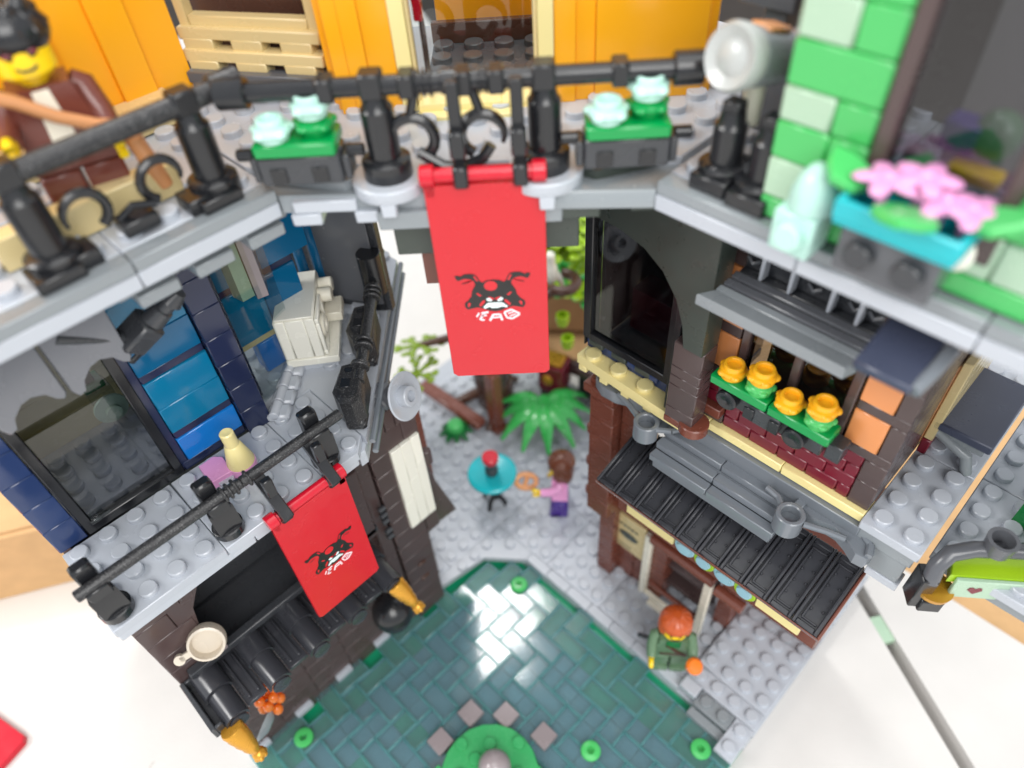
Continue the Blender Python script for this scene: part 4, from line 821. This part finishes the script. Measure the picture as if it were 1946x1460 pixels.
m = MB().box(-1.0, 1.0, -.3, .55, -1.2, -.02); part('bracket', m, 'dark_gray', pl)
for x in (-.5, .5): m = MB(); m.T = xf((x, -.3, -.6), (math.pi/2, 0, 0)); m.lathe([(.3, 0), (.3, .2), (.26, .24)], 20); part('bracket_stud', m, 'charcoal', pl)
for x, y, rz in ((-.95, -.2, 2.6), (-.15, -.35, -1.2), (.35, -.25, -1.7), (1.0, .0, .3), (-.3, .2, 1.6)):
    m = MB(); m.T = xf((x, y, .55), (0, -.3, rz)) @ Matrix.Scale(1.35, 4); m.prism([(0, -.1), (.3, -.32), (.62, -.22), (.85, 0), (.62, .22), (.3, .32), (0, .1)], 0, .14, .04); part('leaf', m, 'bright_green', pl)
for x, y, z in ((-.55, .0, .95), (.5, .1, .85), (0, .3, 1.05), (.95, .2, .8)):
    m = MB(); m.ball((x, y, z+.06), (.17, .17, .1), 12, 6)
    for k in range(5):
        a = k*2*math.pi/5+.3+x; m.T = xf((x, y, z), (0, .12, a)); m.ball((.33, 0, .03), (.33, .2, .085), 14, 8)
    m.T = Matrix.Identity(4); m.cyl((x, y, .2), (x, y, z), .1, n=8); part('flower', m, 'pink', pl)
# posts and spotlight between the towers
po_ = thing('black_posts', 'pair of short black posts beside the green tower', 'posts', (13.6, 15.7, 29.0))
for x, y in ((-.55, .05), (.55, -.05)): m = rail_post(MB(), x, y, 2.0, .4); m.box(x-.5, x+.5, y-.75, y+.2, 0, .4); m.box(x-.22, x+.22, y-.2, y+.2, 1.7, 2.1); part('post', m, 'black', po_)
m = MB().box(-1.0, 1.0, .45, 1.0, 0, .35); part('base', m, 'charcoal', po_)
sl = thing('spotlight', 'grey spotlight with frosted white lens above the black posts', 'spotlight', (13.1, 16.4, 31.85), rot=Vector((-.16, -.95, .27)).to_track_quat('Z', 'Y').to_euler())
m = MB().lathe([(.5, -.7), (.62, -.6), (.66, .55), (.6, .6)], 26); part('barrel', m, 'mid_gray', sl); m = MB().lathe([(.58, .6), (.7, .64), (.74, .95), (.66, 1.1), (.4, 1.0), (.3, 1.08), (0, 1.1)], 28); part('lens', m, 'pale_lens', sl); m = MB().lathe([(.3, -1.4), (.42, -1.2), (.42, -.72)], 18); part('rear_cap', m, 'charcoal', sl)
m = MB().box(-.3, .3, .56, .7, -.45, .35, .05); part('red_label', m, 'peach', sl); m = MB().cyl((0, -.5, -.2), (.1, -1.5, -.3), .24, n=14); part('bracket', m, 'ivory', sl)
gd = thing('roof_fitting', 'dark grey fitting jutting out between the yellow and green towers', 'toy fitting', (12.3, 18.6, 29.0))
m = MB().box(-.6, 1.0, -.2, 1.0, 0, 2.2); part('block', m, 'dark_gray', gd); m = MB().box(-.9, .6, -.6, .4, 3.2, 4.0); m.box(-.3, .3, -.3, .3, 2.2, 3.3); part('arm', m, 'dark_gray', gd); m = MB().ball((.9, -.4, 2.6), .4); part('ball_joint', m, 'gray_stone', gd)

# ================================================================== yellow flower box on the orange-tiled wall
fb = thing('flower_box', 'black box of four yellow flowers under the brown window', 'flower box', (15.35, 17.25, 20.0))
for x0, x1 in ((-2.1, -.02), (.02, 2.1)): m = MB().box(x0, x1, -.45, .35, 1.02, 1.4, .05); part('green_plate', m, 'green', fb)
m = MB().box(-1.9, 1.9, -.1, .6, .1, 1.0, .05); m.box(-.6, .5, -.35, -.1, .2, .9); m.box(2.0, 2.5, -.1, .5, .2, .9); part('box', m, 'charcoal', fb)
for x in (-1.4, 1.05): m = MB(); m.T = xf((x, -.1, .55), (math.pi/2, 0, 0)); m.lathe([(.38, 0), (.38, .3), (.33, .34), (.1, .34), (0, .3)], 20); part('round_knob', m, 'black', fb)
for x in (-.55, .35): m = MB().box(x-.18, x+.18, -.42, -.36, .3, .8, .02); part('socket', m, 'black', fb)
for k, x in enumerate((-1.55, -.55, .5, 1.5)):
    dz = 1.4
    if k % 2: m = flower(MB(), x, -.02, 1.38, .48); part('flower_base', m, 'bright_green', fb); dz = 1.85
    m = flower(MB(), x, -.02, dz, .5); part('flower', m, 'flower_yellow', fb)
# far deck beyond the dark wall: bench, tan board, lower plate, sign
ld = thing('side_deck', 'light grey studded plate beyond the narrow gap beside the brown house', 'toy deck', (21.3, 18, 16.6)); ORG[ld.name] = Vector((21.3, 18, 16.6))
for i in range(2):
    for j in range(3): brick(ld, 'light_gray', 21.25+4*i, 25.25+4*i, 18.6+4*j, 22.6+4*j, 16.75, 17.15, True, 'plate')
m = MB().box(21.4, 29, 18.8, 30, 16.2, 16.74); part('beam', m, 'mid_gray', ld)
gb = thing('green_roof_piece', 'dark green toy panel standing on the far studded plate', 'toy panel', (24.0, 22.3, 17.15)); m = MB().prism([(-1.4, -.9), (1.6, -1.2), (1.8, 1.8), (-.6, 2.0)], 0, 1.6); part('panel', m, 'dark_green', gb)
nb = thing('navy_bench', 'navy blue flat topped bench on grey legs by the tan board', 'bench', (20.2, 23, 18.0))
m = MB().box(-1.0, .85, -1.6, 1.9, 1.35, 1.72, .05); part('seat', m, 'slate', nb); m = MB().tube([(-.9, -1.3, 1.1), (-.2, -1.4, .9), (.3, -1.45, .75), (.55, -1.5, .1)], .2, 10); part('leg', m, 'mid_gray', nb); m = MB().box(-.9, .7, -1.4, 1.7, .95, 1.34); part('frame', m, 'mid_gray', nb); m = MB().cyl((.5, 1.5, 0), (.5, 1.5, 1.0), .2); part('leg', m, 'mid_gray', nb)
tb = thing('tan_board', 'upright tan board along the dark brown side wall', 'board', (19.0, 23.4, 18.0))
m = MB().box(.12, .42, -2.0, 3, .75, 4.4); part('board', m, 'tan', tb); m = MB().box(-.02, .1, -2.1, 3, .5, 4.2); part('edge_strip', m, 'peach', tb); m = MB().box(.12, .42, -2.0, 3, 0, .7); part('plinth', m, 'dark_red', tb)
nf = thing('navy_plate', 'dark blue plate with a handle sticking out under the terrace edge', 'toy plate', (18.6, 15.3, 26.9), rot=(math.radians(12), 0, 0))
m = MB().box(-.75, .6, -1.0, .8, 0, .3, .06); part('plate', m, 'slate', nf); m = MB().tube([(.75, .5, .2), (.7, -.3, .2), (.62, -.9, .15)], .17, 10); part('handle', m, 'silver_gray', nf)
ls = thing('lime_sign', 'lime green sign board with heart prints under a grey pipe', 'sign', (22.8, 18.85, 16.95), rot=(0, 0, math.radians(38)))
m = MB().prism([(-1.2, -.25), (2.6, -.25), (2.6, .55), (-.9, .55)], .15, .55, .04); part('sign_board', m, 'lime', ls)
m = MB().box(-1.0, 2.6, -.42, -.26, -.5, .5, .03); sf = part('sign_face', m, 'sand_green', ls)
for x in (-.35, .55, 1.45): m = MB(); m.T = xf((x, -.425, 0), (math.pi/2, 0, 0)); m.prism([(0, -.2), (.22, .02), (.18, .16), (.08, .18), (0, .1), (-.08, .18), (-.18, .16), (-.22, .02)], 0, .02, .004); part('print', m, 'dark_red' if x < 0 else 'orange', sf)
m = MB().tube([(-1.7, -.3, .2), (-1.65, -.1, .8), (-1.3, .15, 1.15), (-.6, .3, 1.25), (.4, .35, 1.25), (2.8, .35, 1.25)], .27, 14); m.lathe([(.22, .0), (.4, .0), (.46, .6), (.34, .6), (.24, .1)], 20, (.0, .3, 1.3)); part('pipe', m, 'dark_gray', ls)
m = MB().lathe([(.3, 0), (.55, 0), (.58, .18), (.3, .2)], 22, (-1.35, -.2, -.5)); part('gold_ring', m, 'gold', ls); m = MB().box(-2.0, -1.5, -.5, .2, -1.2, .4); m.box(-1.7, -1.0, -.6, .0, -1.3, -.7); part('black_holder', m, 'black', ls)

# ================================================================== diagonal railing, light disc
dr = thing('dusty_rail', 'dusty black pipe railing with clamps along the slanted balcony edge', 'railing', (3.4, 9.2, 18.05), math.radians(135))
# local x runs along the edge away from the banner, local y points to the house side
m = MB().tube([(.3, -.05, 1.7), (2.2, -.05, 1.8), (7.6, -.05, 2.2)], .24, 12)
for x in (.9, 1.0, 1.9, 2.2, 4.6, 4.85, 5.1): m.cyl((x, -.05, 1.76+.05*x), (x+.13, -.05, 1.77+.05*x), .36, n=14)
part('rail', m, 'dusty_black', dr)
for x0 in (-.4, 2.9):
    m = MB(); m.T = xf((x0, .25, .1), (0, -.03, 0)); m.prism([(-.35, -.2), (.0, -.5), (1.5, -.45), (1.75, -.1), (1.6, .45), (.3, .6), (-.25, .25)], .35, 1.75, .18); m.box(-.3, .5, -.45, .3, 0, .5, .1); m.box(1.0, 1.5, -.3, .4, 0, .4, .08); part('clamp', m, 'dusty_black', dr)
    m = MB(); m.T = xf((x0+.5, .3, 1.84), (0, 0, 0)); m.box(-.2, .25, -.12, .25, 0, .05, .02); m.lathe([(.16, 0), (.16, .05)], 12, (.7, .05, 0)); part('clamp_socket', m, 'black', dr)
m = MB().box(6.2, 7.0, -.2, .6, 0, 3.0); m.cyl((5.9, 0, 1.4), (5.9, 0, 3.4), .5); part('end_post', m, 'black', dr)
ds = thing('light_disc', 'pale grey round disc facing sideways off the balcony edge', 'disc', (3.3, 11.0, 17.75), rot=Vector((.8, .32, .33)).to_track_quat('Z', 'Y').to_euler())
m = MB().lathe([(.0, -.05), (.3, -.06), (.95, .14), (1.0, .22), (.94, .26), (.4, .1), (.0, .1)], 34); part('dish', m, 'light_gray', ds); m = MB().lathe([(.42, .06), (.42, .5), (.38, .54), (.24, .54), (.22, .3), (0, .3)], 24); part('hub', m, 'light_gray', ds)
m = MB().cyl((0, 0, -.9), (0, 0, -.05), .32); m.box(-.5, .4, -.4, .5, -1.5, -.6, .1); part('mount', m, 'dark_gray', ds)

# ================================================================== toy figures
def figure(lab, loc, rotz, shirt, legs, hair, hands='skin_yellow', arm_l=-.5, arm_r=-.9, hairstyle='bob', tilt=0, face=True):
    t = thing('toy_figure', lab, 'toy figure', loc, rot=(tilt, 0, rotz))
    for s in (-1, 1):
        m = MB().box(s*.5-.46, s*.5+.46, -.45, .5, .0, 1.35, .06); m.box(s*.5-.46, s*.5+.46, -.62, .0, 0, .35, .05); part('leg', m, legs, t)
    m = MB().box(-.97, .97, -.42, .48, 1.36, 1.75, .05); part('hip', m, legs, t)
    b0 = [(-.97, -.48), (.97, -.48), (.97, .48), (-.97, .48)]; t0 = [(-.66, -.46), (.66, -.46), (.66, .46), (-.66, .46)]
    m = MB().add([(x, y, 1.76) for x, y in b0]+[(x, y, 3.35) for x, y in t0], [(3, 2, 1, 0), (4, 5, 6, 7)]+[(i, (i+1) % 4, 4+(i+1) % 4, 4+i) for i in range(4)]); to = part('torso', m, shirt, t)
    for s, a in ((-1, arm_l), (1, arm_r)):
        sh = Vector((s*.78, 0, 3.1)); el = sh+Vector((s*.22, math.sin(a)*.55, -math.cos(a)*.75)); ha = el+Vector((s*.02, math.sin(a*1.5)*.65, -math.cos(a*1.5)*.55))
        m = MB().tube([sh+Vector((-s*.12, 0, .1)), sh+Vector((s*.08, 0, -.05)), el, ha], [.26, .31, .28, .24], 12); ar_ = part('arm', m, shirt, t)
        d = (ha-el).normalized(); cc = ha+d*.32; m = MB().tube([ha-d*.1, ha+d*.1], .15, 10)
        side = d.cross(Vector((1, 0, 0))).normalized(); pts = [cc+d*(.24*math.cos(q))+side*(.24*math.sin(q)) for q in [math.radians(50+26*k) for k in range(11)]]; m.tube(pts, .12, 8); part('hand', m, hands, t)
    m = MB().lathe([(.3, 3.36), (.3, 3.5), (.5, 3.52), (.62, 3.66), (.64, 4.3), (.54, 4.5), (.3, 4.55), (.3, 4.72), (0, 4.72)], 24); hd_ = part('head', m, 'skin_yellow', t)
    if face:
        m = MB()
        for x in (-.22, .22): m.ball((x, -.61, 4.12), (.075, .03, .09), 8, 6)
        m.tube([(-.22, -.6, 3.86), (-.1, -.65, 3.8), (.1, -.65, 3.8), (.22, -.6, 3.86)], .03, 6); part('face_print', m, 'emblem_black', hd_)
    if hair:
        m = MB().ball((0, .1, 4.42), (.82, .82, .62), 22, 12)
        if hairstyle == 'bob': m.ball((0, .38, 3.95), (.78, .5, .75), 18, 10); m.ball((-.55, .1, 4.0), (.3, .5, .6), 12, 8); m.ball((.55, .1, 4.0), (.3, .5, .6), 12, 8)
        elif hairstyle == 'long': m.ball((0, .4, 3.7), (.85, .45, 1.0), 18, 10); m.ball((.6, .05, 3.9), (.28, .45, .8), 12, 8); m.ball((-.6, .05, 3.9), (.28, .45, .8), 12, 8)
        else:
            for k in range(9): a = k*.7; m.ball((.5*math.cos(a), .15+.45*math.sin(a), 4.75+.08*(k % 3)), (.24, .24, .2), 10, 8)
        for k in range(14): a = k*.45; m.tube([(.2*math.cos(a), .1+.2*math.sin(a), 5.03), (.6*math.cos(a), .1+.6*math.sin(a), 4.86), (.82*math.cos(a), .1+.82*math.sin(a), 4.45)], .035, 5)
        part('hair', m, hair, t)
    return t
f1 = figure('toy figure in pink top and purple legs holding a pretzel by the turquoise table', (3.3, 20.2, 0), math.radians(-28), 'pink', 'purple', 'hair_brown', arm_l=-.25, arm_r=-1.0, hairstyle='long')
f1.rotation_euler = (0, 0, math.radians(-50))
pz = thing('pretzel', 'golden brown toy pretzel held by the pink figure', 'pretzel', (1.85, 18.75, 2.6), rot=(math.radians(35), 0, math.radians(40)))
m = MB().tube([(.62*math.cos(a), .42*math.sin(a), .0) for a in [2*math.pi*i/18 for i in range(19)]], .17, 10); m.tube([(-.15, -.4, 0), (0, 0, .08), (.1, .4, 0)], .14, 8); part('dough', m, 'peach', pz)
f2 = figure('orange haired toy figure in pale green outfit standing at the shop front', (14.1, 16.75, .0), math.radians(38), 'moss', 'moss', 'hair_orange', arm_l=-.6, arm_r=-.7, hairstyle='bob')
m = MB().tube([(-.3, -.5, 2.9), (.2, -.52, 2.3), (.7, -.5, 1.85)], .09, 6); m.box(-.6, .6, -.53, -.49, 1.8, 1.95, .01); part('belt_print', m, 'wood_brown', f2); m = MB().box(-.35, .35, -.55, -.48, 2.75, 3.3, .02); part('scarf_print', m, 'dark_green', f2)
oc = thing('orange_cup', 'bright orange toy carrot held by the figure in green', 'toy carrot', (15.35, 16.5, 1.5), rot=(.2, .3, .2))
m = MB().lathe([(.1, 0), (.25, .4), (.4, 1.0), (.42, 1.25), (.3, 1.4), (0, 1.42)], 18); part('carrot', m, 'orange', oc)
st_ = thing('black_tool', 'small black toy tool held out by the figure in green', 'toy tool', (12.9, 16.2, 1.9), rot=(.4, .9, .6)); m = MB().cyl((0, 0, -.5), (0, 0, .5), .12); m.ball((0, 0, .6), (.3, .2, .25), 10, 6); part('tool', m, 'charcoal', st_)
f3 = figure('black haired toy figure in brown jacket holding an orange rod behind the rail', (1.75, 4.75, 29.0), math.radians(76), 'jacket_brown', 'jacket_brown', 'black', arm_l=-.95, arm_r=-.55, hairstyle='spiky', face=True)
m = MB().add([(-.3, -.495, 1.8), (.3, -.495, 1.8), (.18, -.475, 3.3), (-.18, -.475, 3.3)], [(0, 1, 2, 3)]); part('shirt_print', m, 'ivory', f3); m = MB().ball((-.24, -.6, 4.14), (.13, .04, .07), 10, 6); m.ball((.24, -.6, 4.14), (.13, .04, .07), 10, 6); part('eye_print', m, 'dark_red', f3)
rd = thing('orange_rod', 'bent orange brown rod held by the figure in the brown jacket', 'rod', (0, 0, 29.0)); ORG[rd.name] = Vector((0, 0, 29.0))
m = MB().tube([(2.6, 3.3, 32.9), (2.6, 4.0, 32.4), (2.65, 4.6, 31.85), (2.75, 5.3, 31.4), (2.8, 5.95, 31.15)], .15, 10); m.cyl((2.75, 5.9, 30.9), (2.6, 6.2, 29.35), .22, n=12); part('rod', m, 'peach', rd)

# ================================================================== courtyard things
tt = thing('round_table', 'round turquoise toy table in the courtyard', 'table', (.1, 17.6, 0))
m = MB().lathe([(1.35, 2.75), (1.5, 2.85), (1.5, 3.05), (1.42, 3.12), (1.2, 3.05), (0, 3.0)], 36); part('table_top', m, 'cyan', tt); m = MB().lathe([(.3, .5), (.3, 2.75)], 14); part('stem', m, 'black', tt)
for k in range(4): a = k*math.pi/2+.3; m = MB().tube([(.1*math.cos(a), .1*math.sin(a), .9), (.6*math.cos(a), .6*math.sin(a), .5), (.8*math.cos(a), .8*math.sin(a), 0)], .15, 8); part('leg', m, 'black', tt)
cp = thing('red_topped_jar', 'small silver grey jar with a red lid on the turquoise table', 'jar', (.1, 17.6, 3.0)); m = MB().lathe([(.36, 0), (.4, .1), (.4, .5), (.33, .6), (.36, .75), (.3, 1.2)], 18); part('jar', m, 'charcoal', cp); m = MB().lathe([(.46, 1.2), (.5, 1.28), (.5, 1.6), (.44, 1.66)], 22); part('lid', m, 'red', cp)
# tree
tree = thing('toy_tree', 'brown toy tree with lime leaf plates behind the courtyard', 'tree', (-6.2, 23.6, 0))
for k in range(9): m = MB().lathe([(1.35-.05*k, 1.2*k), (1.35-.05*k, 1.2*k+1.1), (1.2-.05*k, 1.2*k+1.19)], 18, (.2*math.sin(k), .2*math.cos(k*1.3), 0)); part('trunk_ring', m, 'wood_brown' if k % 2 else 'dark_brown', tree)
for a, L_ in ((-.9, 3.0), (.3, 2.6), (-2.3, 3.2), (1.6, 2.4)): m = MB().tube([(.6*math.cos(a), .6*math.sin(a), 1.0), (1.4*math.cos(a), 1.4*math.sin(a), .7), (.75*L_*math.cos(a+.15), .75*L_*math.sin(a+.15), .55), (L_*math.cos(a), L_*math.sin(a), .1)], [.5, .42, .36, .26], 10); part('root', m, 'wood_brown', tree)
def leafplate(m, c, rz, tilt, sc=1.0):
    T0 = m.T; m.T = xf(c, (tilt, 0, rz)) @ Matrix.Scale(sc, 4)
    m.lathe([(.36, 0), (.38, .3), (.3, .34), (.2, .34), (.18, .12), (0, .12)], 14)
    for k in range(6):
        a = k*math.pi/3; e = Vector((1.15*math.cos(a), 1.15*math.sin(a), .1)); m.tube([(0, 0, .12), e], .17, 8); m.ball(e, (.36, .36, .15), 12, 6)
        for s in (-.5, .5): e2 = e+Vector((.75*math.cos(a+s), .75*math.sin(a+s), 0)); m.tube([e, e2], .15, 6); m.ball(e2, (.34, .34, .13), 10, 6)
    m.T = T0
random.seed(3)
for k in range(10):
    m = MB(); leafplate(m, (random.uniform(-.5, 1.6), random.uniform(4.5, 7.5), random.uniform(9.5, 12.5)), random.uniform(0, 6), random.uniform(-.5, .5), 1.1); part('leaf_plate', m, 'lime' if k % 3 else 'olive_lime', tree)
for c in ((-2.6, -3.6, 6.2), (-1.6, -4.9, 5.2)): m = MB(); leafplate(m, c, random.uniform(0, 6), .35, .8); part('leaf_plate', m, 'olive_lime', tree)
m = MB().tube([(0, -.5, 7), (-.9, -2.0, 7.0), (-2.6, -3.6, 6.3)], [.4, .3, .2], 8); m.tube([(.5, .3, 8), (2.0, 2.0, 9.0), (3.0, 3.2, 9.6), (3.6, 3.2, 9.9)], [.5, .42, .35, .3], 10); m.tube([(3.4+.9*math.cos(q), 3.6+.9*math.sin(q), 10.3) for q in [-1.5+.35*i for i in range(12)]], [.34]*12, 10); part('branch', m, 'wood_brown', tree)
for c in ((4.2, 3.2, 5.6), (3.7, 3.3, 7.2)): m = MB().lathe([(.34, 0), (.34, .3), (.44, .34), (.44, .8), (.32, .84), (.26, .84), (.24, .5), (0, .5)], 18, c); part('round_brick', m, 'lime', tree)
lb = thing('lime_bush', 'bright lime leafy plant behind the white bird', 'plant', (-9.5, 34.0, -1))
for k in range(26):
    m = MB(); leafplate(m, (random.uniform(-2.5, 5.5), random.uniform(-2.0, 3.5), random.uniform(4.5, 12)), random.uniform(0, 6), random.uniform(-.7, .7), 1.25); part('leaf_plate', m, 'lime' if k % 4 else 'leaf_green', lb)
m = MB().tube([(0, 0, 0), (.5, .3, 4), (1.5, .5, 8), (2.4, .6, 11)], [.5, .4, .3, .2], 10); m.tube([(.8, .4, 5), (3, 1, 8), (4.5, 1.2, 9)], [.3, .25, .15], 8); part('stem', m, 'wood_brown', lb)
bd = thing('white_parrot', 'white toy bird perched on the tree branch', 'toy bird', (-3.4, 26.8, 10.2), math.radians(-30))
m = MB().lathe([(.2, 0), (.42, .3), (.5, .8), (.42, 1.3), (.3, 1.6), (.34, 1.85), (.3, 2.15), (.14, 2.3), (0, 2.33)], 18); m.tube([(0, -.25, 2.05), (0, -.45, 2.0), (0, -.52, 1.85)], [.12, .09, .03], 8); m.tube([(0, .3, .6), (0, .6, .1), (0, .8, -.5)], [.3, .22, .1], 8); part('body', m, 'white', bd)
rb = thing('red_crate', 'dark red toy crate with yellow trim beside the tree', 'crate', (-3.0, 26.6, 0), math.radians(20)); m = MB().box(-.9, .9, -.8, .8, 1.5, 3.8, .06); part('crate_body', m, 'dark_red', rb); m = MB().box(-.7, .7, -.6, .6, 3.81, 4.1, .06); m.ball((-.2, -.85, 2.6), (.4, .15, .5), 12, 8); part('trim', m, 'gold', rb); m = MB().box(-.8, .8, -.7, .7, 0, 1.49); part('stand', m, 'dark_brown', rb)
# palm fronds
pm = thing('palm_leaves', 'large bright green palm frond cluster beside the tree', 'plant', (-2.2, 24.6, .9))
for k in range(9):
    a = math.radians(-150+27*k); m = MB(); m.T = xf((0, 0, 1.1), (0, 0, a)); n = 7; vs = []; fs = []
    L_ = 3.5 if k in (2, 3, 4, 5) else 3.0
    for i in range(n+1):
        t_ = i/n; x = .25+L_*t_; w = (.16+.42*math.sin(math.pi*min(1, t_*1.05)**.8))*(1-.25*t_); z = .35*math.sin(t_*2.4)-1.35*t_*t_; vs += [(x, -w, z), (x, 0, z+.16), (x, w, z), (x, 0, z-.06)]
    for i in range(n):
        for j in range(4): p = 4*i; fs.append((p+j, p+(j+1) % 4, p+4+(j+1) % 4, p+4+j))
    fs += [(3, 2, 1, 0), (4*n, 4*n+1, 4*n+2, 4*n+3)]; m.add(vs, [f[::-1] for f in fs]); part('frond', m, 'leaf_green', pm)
m = MB().lathe([(.5, 0), (.5, 1.0), (.4, 1.3), (0, 1.35)], 16); part('stem', m, 'leaf_green', pm)
vp = thing('tree_post', 'upright reddish brown post in front of the tree trunk', 'post', (-4.1, 21.9, 0)); m = MB().box(-.45, .45, -.4, .4, .4, 5.5, .1); m.box(-.55, .55, -.5, .5, 0, .4); part('post', m, 'reddish_brown', vp)
lg = thing('fallen_plank', 'reddish brown plank leaning on the tree base', 'plank', (-7.0, 20.8, 0)); m = MB(); m.T = xf((0, 0, .9), (0, .12, math.radians(6))); m.box(-3.2, 2.4, -.45, .45, -.3, .3, .1); part('plank', m, 'reddish_brown', lg)
bs = thing('green_bush', 'small bright green bush on the courtyard floor by the plank', 'bush', (-5.9, 19.7, 0)); m = MB()
for k in range(9): a = k*.7; m.tube([(0, 0, .2), (.7*math.cos(a), .7*math.sin(a), .45), (1.15*math.cos(a), 1.15*math.sin(a), .1)], [.2, .26, .08], 6)
part('leaves', m, 'dark_green', bs); m = MB().lathe([(.5, .2), (.62, .6), (.5, 1.0), (.2, 1.1), (0, 1.0)], 16); part('bud', m, 'bright_green', bs)
dw = thing('dark_arch_block', 'dark brown arched root block behind the palm leaves', 'toy rock', (-.3, 27.6, 0)); m = MB().tube([(-3.6, .8, 1.0), (-2.4, .2, 2.6), (-.6, .2, 3.2), (1.2, .4, 2.2), (2.2, .2, 0)], [.5, .55, .6, .55, .5], 10); part('arch_root', m, 'dark_brown', dw); m = MB().box(-2, 1.4, .5, 1.4, 0, 2.0, .2); part('rock', m, 'arch_green_gray', dw)
